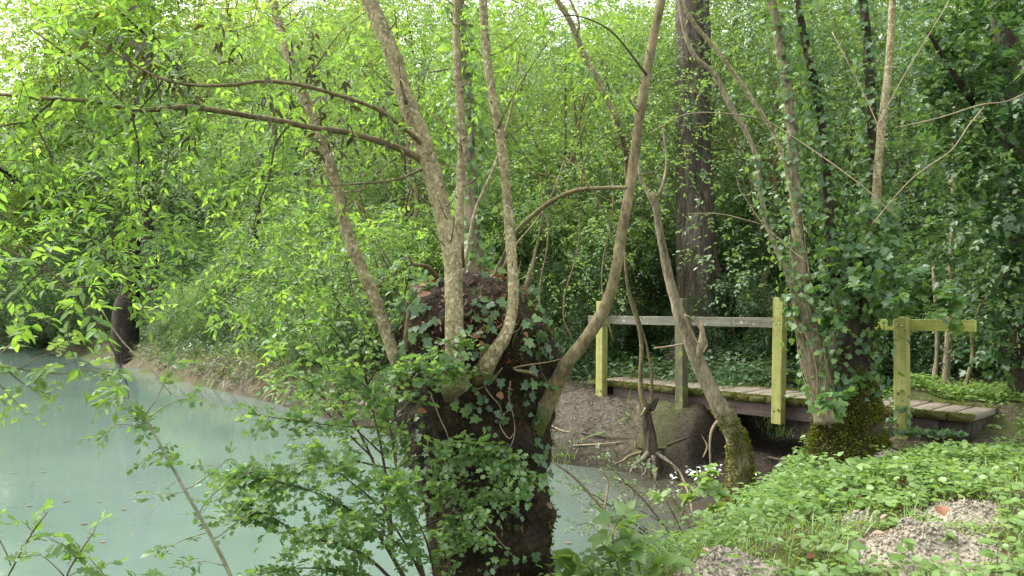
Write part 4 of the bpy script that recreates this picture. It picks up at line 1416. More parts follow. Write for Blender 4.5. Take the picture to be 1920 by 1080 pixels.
# small tree with washed roots on the far side of the backwater
rt = traced_tree('small_tree', 'small forked tree with bleached bare roots at the muddy waterline', [
    ('trunk', [(1226, 905, 52, 8.4), (1223, 875, 36, 8.37), (1220, 852, 28, 8.35), (1219, 825, 24, 8.35), (1214, 795, 22, 8.35), (1210, 772, 17, 8.35), (1204, 750, 11, 8.34), (1201, 725, 8, 8.32)], 'oak', .5),
    ('stem', [(1212, 770, 14, 8.33), (1202, 735, 9, 8.3), (1201, 700, 8, 8.3), (1203, 650, 8, 8.28), (1196, 605, 8, 8.25), (1182, 560, 7, 8.22), (1174, 510, 6, 8.2), (1172, 430, 4, 8.2), (1180, 330, 3, 8.2)], 'stem', .1),
    ('stem', [(1216, 772, 12, 8.33), (1222, 740, 6, 8.32), (1221, 700, 5, 8.3), (1213, 650, 4, 8.3), (1203, 615, 4, 8.28), (1190, 570, 3, 8.25)], 'stem', .1),
    ('stem', [(1217, 768, 10, 8.3), (1232, 748, 6, 8.25), (1224, 770, 5, 8.25)], 'darkbark', .2),
    ('dry_shoot', [(1210, 765, 4, 8.25), (1200, 780, 3, 8.2), (1196, 760, 3, 8.2)], 'drytwig', 0)], at(1220, 880, 8.35))
for i, pts in enumerate([[(1216, 850, 20, 8.3), (1200, 862, 15, 8.2), (1190, 870, 12, 8.15), (1182, 884, 7, 8.1)], [(1224, 858, 22, 8.28), (1228, 876, 16, 8.2), (1232, 890, 12, 8.12), (1230, 905, 6, 8.08)], [(1230, 850, 15, 8.3), (1250, 862, 10, 8.2), (1262, 873, 8, 8.15), (1268, 890, 4, 8.1)],
                         [(1208, 848, 14, 8.4), (1180, 852, 10, 8.4), (1165, 862, 7, 8.35), (1150, 868, 4, 8.3)], [(1218, 862, 14, 8.22), (1212, 880, 9, 8.12), (1206, 890, 6, 8.08)], [(1232, 842, 12, 8.42), (1252, 838, 8, 8.5), (1275, 830, 5, 8.55)], [(1210, 842, 12, 8.4), (1197, 836, 8, 8.35), (1195, 825, 4, 8.35)]]):
    P, R = px_path(pts)
    R = R * .62
    P[1:, 2] -= .012
    V, Q, T = tube(P, R, 9, 8, .25, i + 30, .03, 5)
    part('root', V, [Q, T], M['root'] if i in (0, 1, 2, 4) else M['stem'], rt, True, {'tint': np.full(len(V), .1)})

# ivy-clad tree in front of the bridge
ID = 6.95
ivt = traced_tree('ivy_clad_tree', 'many-stemmed ivy-clad tree with a mossy bole in front of the bridge', [
    ('trunk', [(1592, 880, 150, ID), (1590, 830, 122, ID), (1590, 790, 112, ID), (1590, 750, 104, ID), (1592, 710, 88, ID), (1598, 660, 74, ID), (1606, 600, 62, ID), (1612, 540, 50, ID), (1616, 480, 40, ID)], 'darkbark', .6),
    ('stem', [(1552, 790, 50, ID - .15), (1540, 740, 46, ID - .15), (1530, 690, 44, ID - .15), (1518, 640, 42, ID - .15), (1505, 590, 36, ID - .15), (1500, 520, 26, ID - .1), (1495, 440, 22, ID), (1490, 340, 20, ID), (1484, 240, 19, ID), (1470, 130, 18, ID), (1455, 50, 17, ID), (1440, -40, 15, ID), (1425, -160, 12, ID)], 'mossy', 0),
    ('stem', [(1505, 600, 14, ID - .2), (1488, 545, 11, ID - .2), (1472, 505, 9, ID - .2), (1455, 465, 9, ID - .2), (1437, 415, 9, ID - .2), (1425, 350, 9, ID - .2), (1420, 300, 9, ID - .2), (1400, 250, 9, ID - .2), (1365, 190, 9, ID - .2), (1340, 140, 9, ID - .2), (1305, 108, 9, ID - .2), (1285, 65, 8, ID - .2), (1275, 10, 7, ID - .2), (1268, -60, 6, ID - .2)], 'mossy', 0),
    ('stem', [(1520, 560, 10, ID - .05), (1500, 450, 9, ID - .1), (1475, 320, 8, ID - .1), (1450, 250, 8, ID - .1), (1420, 200, 8, ID - .1), (1385, 150, 8, ID - .1), (1345, 95, 8, ID - .1), (1310, 55, 7, ID - .1), (1280, 10, 7, ID - .1), (1250, -50, 5, ID - .1)], 'pale', 0),
    ('stem', [(1590, 640, 20, ID + .1), (1565, 520, 20, ID + .1), (1556, 430, 18, ID + .1), (1550, 330, 17, ID + .1), (1544, 250, 16, ID + .1), (1528, 160, 15, ID + .1), (1510, 80, 14, ID + .1), (1495, 0, 12, ID + .1), (1480, -90, 10, ID + .1)], 'oak', .4),
    ('stem', [(1608, 600, 22, ID - .05), (1622, 520, 22, ID - .05), (1632, 450, 19, ID - .05), (1642, 380, 17, ID - .05), (1646, 320, 15, ID - .05), (1653, 240, 15, ID - .05), (1664, 150, 14, ID - .05), (1670, 70, 13, ID - .05), (1674, 0, 12, ID - .05), (1680, -90, 10, ID - .05)], 'pale', 0),
    ('stem', [(1612, 620, 24, ID + .3), (1635, 500, 20, ID + .3), (1640, 350, 18, ID + .35), (1634, 200, 18, ID + .4), (1626, 80, 17, ID + .4), (1618, 0, 16, ID + .4), (1612, -100, 13, ID + .4)], 'oak', .4)], at(1590, 860, ID))
P, R = px_path([(1592, 850, 140, ID), (1590, 810, 116, ID), (1590, 770, 108, ID), (1592, 720, 90, ID), (1600, 660, 74, ID)])
Cm, Rm = catmull(P, R, 12)
moss_on(ivt, Cm, Rm, 24000, mr, (.012, .035), -.45, 5)
# dry clinging vine stems round the left stem
Pv, Rv = px_path(STV := [(1556, 800, 50, ID - .15), (1540, 740, 46, ID - .15), (1530, 690, 44, ID - .15), (1518, 640, 42, ID - .15), (1505, 590, 36, ID - .15), (1500, 520, 26, ID - .1), (1495, 440, 22, ID)])
Cv, Rv = catmull(Pv, Rv, 10)
IVP = thing('ivy_plant', 'dark glossy ivy wrapped round the many-stemmed tree by the bridge', 'ivy', tuple(at(1580, 800, ID - .4)))
for i in range(11):
    n = len(Cv)
    a0 = mr.uniform(-2.8, -.2)
    tw = mr.uniform(-1.6, 1.6)
    th = a0 + tw * np.linspace(0, 1, n) + .4 * np.sin(np.linspace(0, mr.uniform(4, 12), n) + i)
    rr = Rv * 1.02 + .008 - .05 * np.clip(1 - np.linspace(0, 6, n), 0, 1) + .015 * np.abs(np.sin(np.linspace(0, mr.uniform(3, 9), n) + i))
    P = Cv + np.stack([np.cos(th), np.sin(th), 0 * th], -1) * rr[:, None]
    V, Q, T = tube(P[::3], np.full(len(P[::3]), mr.uniform(.002, .006)), 6, 3, .1, i)
    part('vine', V, [Q, T], M['drytwig'] if i % 3 else M['stem'], IVP, True, {'tint': np.full(len(V), .1)})


def along(pts, n, rng, r):
    P, R = px_path(pts)
    C, RR = catmull(P, R, 10)
    i = rng.integers(0, len(C), n)
    th = rng.uniform(0, 2 * np.pi, n)
    nv = np.stack([np.cos(th), np.sin(th), .3 + 0 * th], -1)
    return C[i] + nv * (RR[i] + np.abs(rng.normal(0, r, n)))[:, None], nv


def ivy_leaves(P, nv, rng, size, tint=(.45, .22)):
    n = len(P)
    return dict(pos=P, dir=np.stack([rng.normal(0, .6, n), rng.normal(-.1, .5, n), rng.normal(-.6, .4, n)], -1), nrm=norm(nv) + np.array([0, -.2, .6]) + rng.normal(0, .35, (n, 3)),
                size=rng.uniform(*size, n), tint=np.clip(rng.normal(*tint, n), 0, 1))


Ls = []
Ls.append(ivy_leaves(*along([(1588, 760, 90, ID), (1592, 700, 80, ID), (1600, 620, 70, ID), (1608, 520, 80, ID), (1614, 420, 80, ID)], 600, mr, .085), mr, (.045, .085)))
Ls.append(ivy_leaves(*along([(1540, 760, 40, ID - .15), (1520, 640, 44, ID - .15), (1500, 560, 40, ID - .15), (1495, 440, 22, ID), (1490, 340, 20, ID), (1484, 240, 19, ID), (1470, 130, 18, ID), (1455, 40, 17, ID), (1435, -60, 17, ID)], 850, mr, .08), mr, (.04, .075)))
Ls.append(ivy_leaves(*along([(1565, 520, 20, ID + .1), (1556, 430, 18, ID + .1), (1550, 330, 17, ID + .1), (1544, 250, 16, ID + .1), (1528, 160, 15, ID + .1), (1500, 20, 14, ID + .1)], 800, mr, .09), mr, (.04, .075)))
Ls.append(ivy_leaves(*along([(1612, 620, 24, ID + .3), (1635, 500, 20, ID + .3), (1640, 350, 18, ID + .35), (1634, 200, 18, ID + .4), (1626, 80, 17, ID + .4), (1615, -60, 16, ID + .4)], 900, mr, .11), mr, (.04, .08)))
Ls.append(ivy_leaves(*along([(1608, 600, 40, ID - .1), (1622, 520, 46, ID - .1), (1632, 450, 40, ID - .05), (1640, 390, 20, ID - .05)], 500, mr, .12), mr, (.05, .09)))
Ls.append(ivy_leaves(*along([(1500, 560, 14, ID - .2), (1437, 415, 9, ID - .2), (1420, 300, 9, ID - .2)], 160, mr, .05), mr, (.035, .06)))
# the big bunch of broad leaves reaching right over the rail
O, A = clump_sprays(mr, [at(1660, 540, 6.5), at(1705, 555, 6.4), at(1750, 560, 6.4), at(1785, 575, 6.4), at(1700, 520, 6.5), at(1620, 480, 6.6), at(1580, 520, 6.6), at(1560, 600, 6.7), at(1575, 740, 6.4)], [.16, .18, .17, .12, .14, .2, .2, .14, .12], 9, .7, .3, .3)
Lb = sprays(mr, O, A, .12, 5, .095, .4, .3, .9, (.6, .2))
Ls.append(Lb)
leaves(IVP, cat(*Ls), T_IVY, M['ivy2'], 'leaf', 300, 'foliage')

# dark ivy-smothered tree at the right edge
RD = 8.2
drk = traced_tree('ivy_clad_tree', 'dark tree smothered in ivy at the right edge of the wood', [
    ('trunk', [(1925, 800, 60, RD), (1915, 650, 52, RD), (1905, 500, 48, RD), (1900, 300, 46, RD), (1890, 100, 44, RD), (1870, -100, 40, RD), (1850, -300, 30, RD)], 'darkbark', .2),
    ('limb', [(1902, 330, 22, RD), (1850, 230, 16, RD - .3), (1790, 140, 10, RD - .5), (1740, 60, 6, RD - .6)], 'darkbark', .2)], at(1925, 790, RD))
O, A = clump_sprays(mr, [at(x, y, RD + q) for (x, y, q) in [(1900, 60, -.6), (1830, 90, -.5), (1780, 40, -.4), (1870, 180, -.6), (1810, 190, -.3), (1910, 290, -.7), (1850, 300, -.4), (1900, 400, -.6), (1840, 410, -.3), (1800, 330, .0), (1900, 500, -.5), (1860, 540, -.2), (1760, 130, -.2), (1910, 620, -.3), (1770, 250, .2),
                                                          (1940, 200, -.9), (1950, 420, -.8), (1930, -60, -.6), (1820, -60, -.4), (1800, 470, .2)]], [.45] * 20, 62, .9, .3, .35)
L = sprays(mr, O, A, .16, 5, .085, .4, .4, .9, (.35, .22))
leaves(drk, L, T_IVY, M['ivy2'], 'leaf', 0, 'crown')

def airy(root, spots_, r, per, size, J, slen, tpl, matk, rng, tint=(.5, .22)):
    O, A = clump_sprays(rng, [at(*q) for q in spots_], [r] * len(spots_), per, .75, .35, .25)
    L = sprays(rng, O, A, slen * rng.uniform(.6, 1.3, len(O)), J, size, .35, .3, .9, tint)
    V, T = twigs(O - A * .05, A, slen, .002)
    part('twigs', V, [T], M['twig'], root, False, {'tint': np.full(len(V), .2)}, 'stuff')
    leaves(root, L, tpl, M[matk], 'leaf', 0, 'crown')


ar = np.random.default_rng(75)
airy(lean, [(1180, 250, 7), (1230, 330, 7), (1270, 250, 7.2), (1200, 150, 7.4), (1150, 350, 7.2), (1240, 200, 7.4), (1120, 430, 7.8), (1080, 250, 7.6), (1060, 480, 8.2), (1000, 300, 7.8), (1110, 520, 8.4)], .5, 26, .055, 8, .24, T_SLIM, 'light', ar, (.55, .2))
airy(ivt, [(1400, 100, 7.6), (1460, 180, 7.8), (1380, 300, 7.8), (1430, 420, 8), (1580, 120, 7.8), (1700, 180, 7.4), (1740, 260, 7.2), (1690, 330, 7.2), (1760, 380, 7.0), (1700, 440, 7.0), (1790, 440, 7.0), (1740, 60, 7.4), (1590, 260, 7.6), (1580, 400, 7.4), (1820, 300, 6.8), (1850, 480, 6.8), (1400, 520, 8.4), (1340, 450, 8.6), (1430, 20, 7.6), (1560, 20, 7.6), (1830, 620, 7.6), (1880, 560, 7.4)], .5, 26, .06, 7, .24, T_OVAL, 'wood', ar, (.6, .2))

# more stems seen through the leaves
IB = traced_tree('ivy_clad_tree', 'thin ivy-hung trunk rising behind the pollard head', [
    ('trunk', [(892, 720, 44, 9.2), (890, 540, 40, 9.2), (886, 440, 34, 9.2), (880, 320, 27, 9.2), (874, 200, 26, 9.2), (866, 80, 24, 9.2), (856, -40, 22, 9.2), (845, -200, 18, 9.2)], 'mossy', 0)], at(892, 700, 9.2))
P, nv = along([(890, 560, 40, 9.2), (886, 440, 34, 9.2), (880, 320, 27, 9.2), (874, 200, 26, 9.2), (866, 80, 26, 9.2), (850, -60, 24, 9.2)], 900, mr, .13)
leaves(IB, ivy_leaves(P, nv, mr, (.06, .10), (.7, .2)), T_IVY, M['ivy2'], 'leaf', 0, 'foliage')
traced_tree('leaning_tree', 'mottled pale tree leaning left high between the pollard stems', [
    ('trunk', [(1165, 690, 17, 15.0), (1172, 560, 15, 14.2), (1178, 430, 14, 12.8), (1178, 320, 13, 11.0), (1160, 236, 13, 9.6), (1140, 190, 13, 9.4), (1118, 148, 13, 9.3), (1092, 95, 12, 9.2), (1070, 42, 11, 9.1), (1042, -5, 10, 9), (1010, -70, 8, 9)], 'pale', 0),
    ('limb', [(1078, 70, 7, 9.1), (1085, 40, 5, 9), (1060, -20, 4, 9)], 'pale', 0)], at(1165, 690, 15.0))
traced_tree('thin_tree', 'thin straight sapling trunk beyond the right end of the rail', [('trunk', [(1770, 765, 15, 8.8), (1774, 700, 13, 8.8), (1778, 640, 12, 8.8), (1780, 560, 11, 8.8), (1786, 420, 9, 8.8), (1790, 200, 6, 8.8)], 'mossy', .2)], at(1770, 760, 8.8))
traced_tree('thin_tree', 'short twisted stem beside the sapling beyond the right end of the rail', [('trunk', [(1756, 765, 12, 9.1), (1757, 740, 10, 9.1), (1752, 715, 10, 9.1), (1758, 640, 8, 9.1), (1750, 500, 6, 9.1)], 'mossy', .2)], at(1756, 760, 9.1))
traced_tree('thin_tree', 'thin curving sapling stem bending right behind the bridge end', [('trunk', [(1803, 770, 9, 8.4), (1812, 720, 8, 8.4), (1824, 665, 7, 8.4), (1823, 620, 7, 8.4), (1838, 575, 6, 8.4), (1858, 520, 5, 8.4), (1880, 430, 4, 8.4)], 'stem', .2)], at(1803, 768, 8.4))
traced_tree('thin_tree', 'dark slanting stem in the shade right of the large tree', [('trunk', [(1330, 640, 14, 15), (1375, 500, 13, 15), (1420, 420, 11, 15), (1480, 300, 9, 15)], 'darkbark', .1)], at(1330, 650, 15))
traced_tree('thin_tree', 'slim dark trunk rising behind the large tree to its right', [('trunk', [(1345, 660, 16, 17), (1340, 400, 15, 17), (1345, 200, 13, 17), (1375, 60, 11, 17), (1390, -60, 9, 17)], 'darkbark', .1)], at(1345, 660, 17))

# far bank trunks
for (pts, lab) in [([(240, 690, 34, 25), (238, 660, 40, 25), (235, 620, 48, 25), (236, 580, 46, 25), (245, 540, 34, 25), (250, 440, 26, 25)], 'dark broken pollard trunk standing at the far water edge'),
                   ([(318, 665, 46, 24.6), (305, 620, 38, 24.6), (298, 580, 36, 24.6), (290, 520, 30, 24.6), (275, 420, 24, 24.6), (260, 300, 18, 24.6)], 'brown leaning trunk beside the dark pollard on the far bank'),
                   ([(448, 690, 36, 18.6), (455, 620, 26, 18.6), (462, 570, 24, 18.6), (470, 500, 22, 18.6), (480, 380, 18, 18.6)], 'dark forked trunk on the far bank by the bare path'),
                   ([(395, 625, 40, 33), (398, 540, 34, 33), (395, 400, 26, 33)], 'ivy-dark trunk further back on the far bank'),
                   ([(585, 640, 24, 24), (598, 560, 20, 24), (600, 400, 16, 24), (590, 250, 12, 24)], 'slim trunk on the far bank left of the pollard')]:
    traced_tree('bank_tree', lab, [('trunk', pts, 'darkbark', .15)], at(*pts[0][:2], pts[0][3]), None, 'tree', 'trunks along the far bank')

# pale bare twigs crossing the right half
for (pts, lab) in [([(1215, 250, 3), (1300, 214, 4), (1420, 222, 5), (1500, 262, 5), (1600, 335, 5), (1680, 400, 4)], 'long bare twig arching down across the ivy stems'),
                   ([(1950, 160, 4), (1890, 190, 5), (1850, 196, 6), (1780, 215, 5), (1680, 237, 4)], 'pale bare twig reaching in level from the right edge'),
                   ([(1845, 200, 6), (1820, 240, 5), (1790, 280, 5), (1740, 312, 5), (1700, 345, 4), (1640, 420, 4)], 'pale bare twig slanting down towards the ivy-clad tree'),
                   ([(1380, 330, 3), (1405, 370, 4), (1435, 420, 5), (1470, 455, 5), (1510, 490, 5)], 'pale dry twig propped against the ivy-clad tree'),
                   ([(1290, 400, 3), (1360, 402, 4), (1430, 420, 4)], 'thin level twig beside the large trunk'),
                   ([(1560, 60, 4), (1600, 130, 4), (1640, 215, 4), (1665, 280, 3)], 'dark thin twig slanting between the ivy stems'),
                   ([(1640, 245, 3), (1690, 150, 4), (1745, 60, 4), (1790, -20, 4)], 'thin twig rising right of the pale bare stem')]:
    P, R = px_path([(x, y, w * .45, 6.3 + .25 * math.sin(x * .01)) for (x, y, w) in pts])
    g_ = Geo()
    V, Q, T = tube(P, R, 7, 7, .12, 5, .05, 4)
    o = part('dead_branch', V, [Q, T], M['drytwig'], None, True, {'tint': np.full(len(V), 0.)})
    tag(o, lab, 'branch', 'bare twigs on the right')
for (pts, lab) in [([(650, 368, 5), (690, 400, 5), (715, 460, 5), (750, 520, 5), (765, 545, 5)], 'brown dead stem leaning behind the left pollard stem'), ([(665, 380, 4), (700, 470, 4), (742, 560, 4)], 'thin brown stem beside the leaning dead stem'),
                   ([(1000, 640, 5), (1010, 540, 5), (1030, 430, 4), (1022, 340, 3)], 'slim upright shoot right of the pollard head'), ([(1075, 640, 4), (1068, 560, 4), (1090, 470, 3), (1085, 400, 3)], 'brown thin shoot behind the sweeping pollard stem'),
                   ([(940, 560, 6), (975, 470, 6), (1015, 400, 5), (1060, 300, 4)], 'slanting shoot behind the slim curved stem'), ([(760, 610, 5), (735, 520, 4), (690, 430, 3), (668, 350, 3)], 'dark thin shoot crossing behind the left pollard stem'),
                   ([(1150, 640, 4), (1135, 520, 4), (1150, 400, 3), (1140, 280, 3)], 'thin upright shoot left of the leaning tree')]:
    P, R = px_path([(x, y, w * .7, 6.6) for (x, y, w) in pts])
    V, Q, T = tube(P, R, 7, 6, .12, len(lab), .09, 4)
    o = part('dead_branch', V, [Q, T], M['stem'] if 'dark' not in lab else M['twig'], None, True, {'tint': np.full(len(V), 0.)})
    tag(o, lab, 'branch', 'thin shoots round the pollard')
P, R = px_path([(x, y, 4, 5.6) for (x, y) in [(786, 185), (784, 150), (795, 137), (822, 133)]] + [(845, 128, 3, 5.6)])
V, Q, T = tube(P, R, 7, 7, .05, 5)
o = part('vine', V, [Q, T], M['root'], None, True, {'tint': np.full(len(V), 0.)})
tag(o, 'pale bent loop of vine between the pollard stems', 'vine')
#@@NEXT

# ------------------------------------------------------------------ ground finders
def ground_at(px, py):
    """Where the ray through pixel (px, py) meets the ground."""
    ds = np.linspace(2.0, 60, 6000)
    x = (px - 960) / F * ds
    z = EYE - (py - HOR) / F * ds
    t = terrain(x, ds)
    t = np.maximum(t, WATER_Z)
    i = int(np.argmax(z < t))
    return np.array([x[i], ds[i], t[i]])


gr = np.random.default_rng(80)

# ------------------------------------------------------------------ molehills
HILLS = [((1345, 1085), .27, .15, 'molehill of pale crumbly earth cut by the lower edge beside the brambles'),
         ((1655, 868), .25, .11, 'molehill among the leaves near the ivy-clad bole'),
         ((1605, 972), .085, .05, 'smallest molehill, a low heap in the middle of the open patch'),
         ((1800, 968), .23, .08, 'flat spread molehill under the grass at the right'),
         ((1735, 1045), .36, .15, 'largest molehill, with a dark clod knob on its top')]
HC = []
for (pp_, r, h, lab) in HILLS:
    c = ground_at(*pp_)
    HC.append((c[0], c[1], r))
    root = thing('molehill', lab, 'molehill', tuple(c), 'molehills on the near bank')
    nr_, na_ = 22, 56
    rr = np.linspace(0, 1, nr_) ** .8
    aa = np.linspace(0, 2 * np.pi, na_, endpoint=False)
    X = c[0] + r * 1.25 * rr[:, None] * np.cos(aa) * 1.15
    Y = c[1] + r * 1.25 * rr[:, None] * np.sin(aa)
    P3 = np.stack([X, Y, 0 * X], -1)
    lump = fbm(P3, 7, 3, 5) * .25 + fbm(P3, 30, 3, 6) * .12 + fbm(P3, 80, 2, 7) * .06
    prof_ = np.exp(-(rr[:, None] * 1.25 / .62) ** 2)
    Z = terrain(X, Y) - .012 + h * prof_ * (1 + lump) + .02 * lump * prof_ ** .4
    V = np.stack([X, Y, Z], -1).reshape(-1, 3)
    i0 = np.arange(nr_ - 1)[:, None] * na_
    jj = np.arange(na_)[None]
    kk = (jj + 1) % na_
    Q = np.stack([i0 + jj, i0 + na_ + jj, i0 + na_ + kk, i0 + kk], -1).reshape(-1, 4)
    part('mound', V, [Q], M['soil'], root, True)
    # crumbs of earth
    n = int(2200 * (r / .27) ** 1.6) + 250
    ui, uj = gr.integers(0, nr_, n), gr.integers(0, na_, n)
    pos = V.reshape(nr_, na_, 3)[ui, uj] + gr.normal(0, .008, (n, 3))
    oc = np.array([(1, 0, 0), (-1, 0, 0), (0, 1, 0), (0, -1, 0), (0, 0, 1), (0, 0, -1)], float)
    ot = np.array([(0, 2, 4), (2, 1, 4), (1, 3, 4), (3, 0, 4), (2, 0, 5), (1, 2, 5), (3, 1, 5), (0, 3, 5)])
    s = gr.gamma(2.0, .0024, n) + .002
    jit = 1 + gr.normal(0, .3, (n, 6, 1))
    VV_ = pos[:, None] + oc[None] * jit * s[:, None, None] + gr.normal(0, .25, (n, 6, 3)) * s[:, None, None]
    TT_ = (ot[None] + np.arange(n)[:, None, None] * 6).reshape(-1, 3)
    part('crumbs', VV_.reshape(-1, 3), [TT_], M['soil'], root, False, None, 'stuff')
    if r > .3:
        kc = ground_at(1700, 1030)
        g_ = Geo()
        kk_ = kc + np.array([0, 0, h * .9])
        n = 160
        dv = norm(gr.normal(0, 1, (n, 3))) * .042 * gr.uniform(.5, 1.1, (n, 1))
        VV_ = (kk_ + dv)[:, None] + oc[None] * (.012 + gr.normal(0, .003, (n, 6, 1)))
        TT_ = (ot[None] + np.arange(n)[:, None, None] * 6).reshape(-1, 3)
        part('clod', VV_.reshape(-1, 3), [TT_], M['soil'], root, True)

# ------------------------------------------------------------------ herbs and grass on the near bank
def near_pts(n, x0, x1, y0, y1, rng, dens):
    x, y = rng.uniform(x0, x1, n), rng.uniform(y0, y1, n)
    d = water_sd(x, y)
    ok = (d > .02) & (~is_far(x, y))
    dr, s = ravine(x, y)
    ok &= dr > .62
    q = dens(x, y, d)
    tb = (x - p1[0]) * bd[0] + (y - p1[1]) * bd[1]
    nb = (x - p1[0]) * bn[0] + (y - p1[1]) * bn[1]
    q = np.where((nb > -.38) & (nb < 1.35) & (tb > 2.2) & (tb < SPAN + .8), q * .03, q)
    for (hx, hy, hr) in HC:
        q = np.where(np.hypot((x - hx) / 1.12, y - hy) < hr * .92, q * .05, q)
    ok &= rng.random(n) < q
    # only what the lens (or a step to the side of it) could see
    ok &= (np.abs(x) < y * .9 + .6)
    x, y = x[ok], y[ok]
    return np.stack([x, y, terrain(x, y)], -1), d[ok]


def open_patch(x, y):
    a = ((x - 1.75) / 1.15) ** 2 + ((y - 4.4) / .8) ** 2
    b = ((x - 3.6) / .55) ** 2 + ((y - 5.1) / .4) ** 2
    nz = vnoise(np.stack([x, y, 0 * x], -1), 3.2, 15) * .5
    c = np.clip((5.3 - y) * .45, 0, .5)
    return np.clip(np.maximum(np.maximum(1.3 - a, .9 - b), c) + nz * .8, 0, 1)


def herb_cover(name, n, reg, dens, hgt, size, J, tpl, matk, rng, spread=.05):
    P, d = near_pts(n, *reg, rng, dens)
    m = len(P)
    hn = .55 + .9 * np.clip(vnoise(P, 1.7, 33) * .5 + .5, 0, 1)
    H = rng.uniform(*hgt, m) * hn
    tint = np.clip(.5 + .3 * vnoise(P, 1.1, 34) + rng.normal(0, .12, m), 0, 1)
    out = []
    for j in range(J):
        a = rng.uniform(0, 6.28, m) if j == 0 else a + 6.28 / J + rng.normal(0, .4, m)
        o = np.stack([np.cos(a), np.sin(a), 0 * a], -1)
        pos = P + np.stack([0 * H, 0 * H, H * rng.uniform(.7, 1.05, m)], -1) + o * (rng.uniform(.1, 1, m) * spread)[:, None]
        dv = o + np.array([0, 0, .05]) + rng.normal(0, .25, (m, 3))
        nv = np.array([0, -.12, 1.0]) + rng.normal(0, .28, (m, 3)) + o * .2
        out.append(dict(pos=pos, dir=dv, nrm=nv, size=rng.uniform(*size, m), tint=np.clip(tint + rng.normal(0, .14, m), 0, 1)))
    L = cat(*out)
    V, T, a = compose(tpl, L)
    o = part(name, V, [T], M[matk], None, False, {'tint': a}, 'stuff')
    # stalks
    ax = np.repeat(np.array([[0., 0, 1]]), m, 0) + rng.normal(0, .15, (m, 3))
    V, T = twigs(P - [0, 0, .02], ax, H * 1.1, .0018)
    part('stalks', V, [T], M['grass'], o, False, {'tint': np.full(len(V), .4)}, 'stuff')
    return o


REG = (-.2, 8.5, 2.6, 9.0)
h1 = herb_cover('ground_cover', 30000, REG, lambda x, y, d: np.clip(1.0 - .95 * open_patch(x, y), .03, 1) * .72 * np.clip(.75 + 1.1 * vnoise(np.stack([x, y, 0 * x], -1), 2.3, 88), .12, 1), (.02, .12), (.03, .062), 4, T_ROUND, 'herb', gr, .055)
h2 = herb_cover('low_herbs', 22000, REG, lambda x, y, d: .55 - .36 * open_patch(x, y), (.01, .05), (.018, .034), 4, T_ROUND, 'herb', gr, .035)
h3 = herb_cover('bank_nettles', 9000, REG, lambda x, y, d: np.exp(-((d - .35) / .4) ** 2) * .85, (.10, .26), (.035, .065), 6, T_NET, 'herb', gr, .06)
# grass
P, d = near_pts(46000, *REG, gr, lambda x, y, d: np.clip(.16 + .3 * np.clip(5.4 - y, 0, 1) + .5 * np.clip(vnoise(np.stack([x, y, 0 * x], -1), 1.3, 51) - .05, 0, 1) + .55 * np.exp(-(((x - 3.2) / .9) ** 2 + ((y - 4.2) / 1.0) ** 2)), 0, 1))
m = len(P)
az = gr.uniform(0, 6.28, m)
L = dict(pos=P, dir=np.stack([np.cos(az) * .45, np.sin(az) * .45, np.ones(m)], -1) + gr.normal(0, .2, (m, 3)), nrm=np.stack([-np.cos(az), -np.sin(az), np.full(m, .4)], -1), size=gr.uniform(.05, .17, m), tint=np.clip(gr.normal(.6, .25, m), 0, 1))
bl = (T_BLADE[0] * np.array([.8, 1, 1.6]), T_BLADE[1])
V, T, a = compose(bl, L)
gobj = part('grass', V, [T], M['grass'], None, False, {'tint': a}, 'stuff')
# small litter on the open patch
P, d = near_pts(16000, *REG, gr, lambda x, y, d: .08 + .7 * open_patch(x, y))
m = len(P)
L = dict(pos=P + [0, 0, .006], dir=gr.normal(0, 1, (m, 3)) * [1, 1, .15], nrm=np.array([0, 0, 1]) + gr.normal(0, .3, (m, 3)), size=gr.uniform(.012, .035, m), tint=gr.uniform(0, 1, m))
V, T, a = compose(T_KITE, L)
part('leaf_litter', V, [T], M['dead'], None, False, {'tint': a}, 'stuff')

FL = [(1480, 1018, .075, 'large curled brown leaf on the open earth left of the largest molehill'), (1770, 1012, .085, 'dark folded brown leaf on top of the largest molehill'), (1752, 1032, .05, 'small orange-brown leaf on the largest molehill'),
      (1572, 1040, .06, None), (1632, 1012, .06, None), (1650, 985, .045, None), (1862, 905, .07, None), (1700, 915, .05, None), (1890, 1045, .06, None), (1515, 1058, .05, None), (1452, 965, .05, None), (1880, 935, .05, None), (1600, 1060, .05, None), (1560, 1000, .05, None), (1690, 960, .05, None), (1330, 1045, .045, None)]
for (x, y, s, lab) in FL:
    p = ground_at(x, y)
    o = bpy.data.objects.new('fallen_leaf', leaf_mesh('fallen_leaf', T_DEAD, M['dead']))
    COL.objects.link(o)
    hb = .14 if 'on' in (lab or '') and 'largest' in (lab or '') and 'left' not in lab else .012
    o.location = p + np.array([0, 0, .02 + hb * .8])
    o.rotation_euler = (gr.normal(0, .3), gr.normal(0, .3), gr.uniform(0, 6.28))
    o.scale = (s * 1.3,) * 3
    tag(o, lab or 'small dry brown leaf lying among the herbs of the near bank', 'leaf', 'dry leaves on the near bank')

# ------------------------------------------------------------------ far bank cover
def far_pts(n, x0, x1, y0, y1, rng, dens):
    x, y = rng.uniform(x0, x1, n), rng.uniform(y0, y1, n)
    d = water_sd(x, y)
    ok = (d > .05) & is_far(x, y)
    dr, s = ravine(x, y)
    ok &= dr > .6
    _, mud, bare = terrain(x, y, True)
    ok &= rng.random(n) < dens(x, y, d) * np.clip(1 - bare * 1.1, 0, 1)
    ok &= np.abs(x) < y * .95
    x, y = x[ok], y[ok]
    return np.stack([x, y, terrain(x, y)], -1), d[ok]


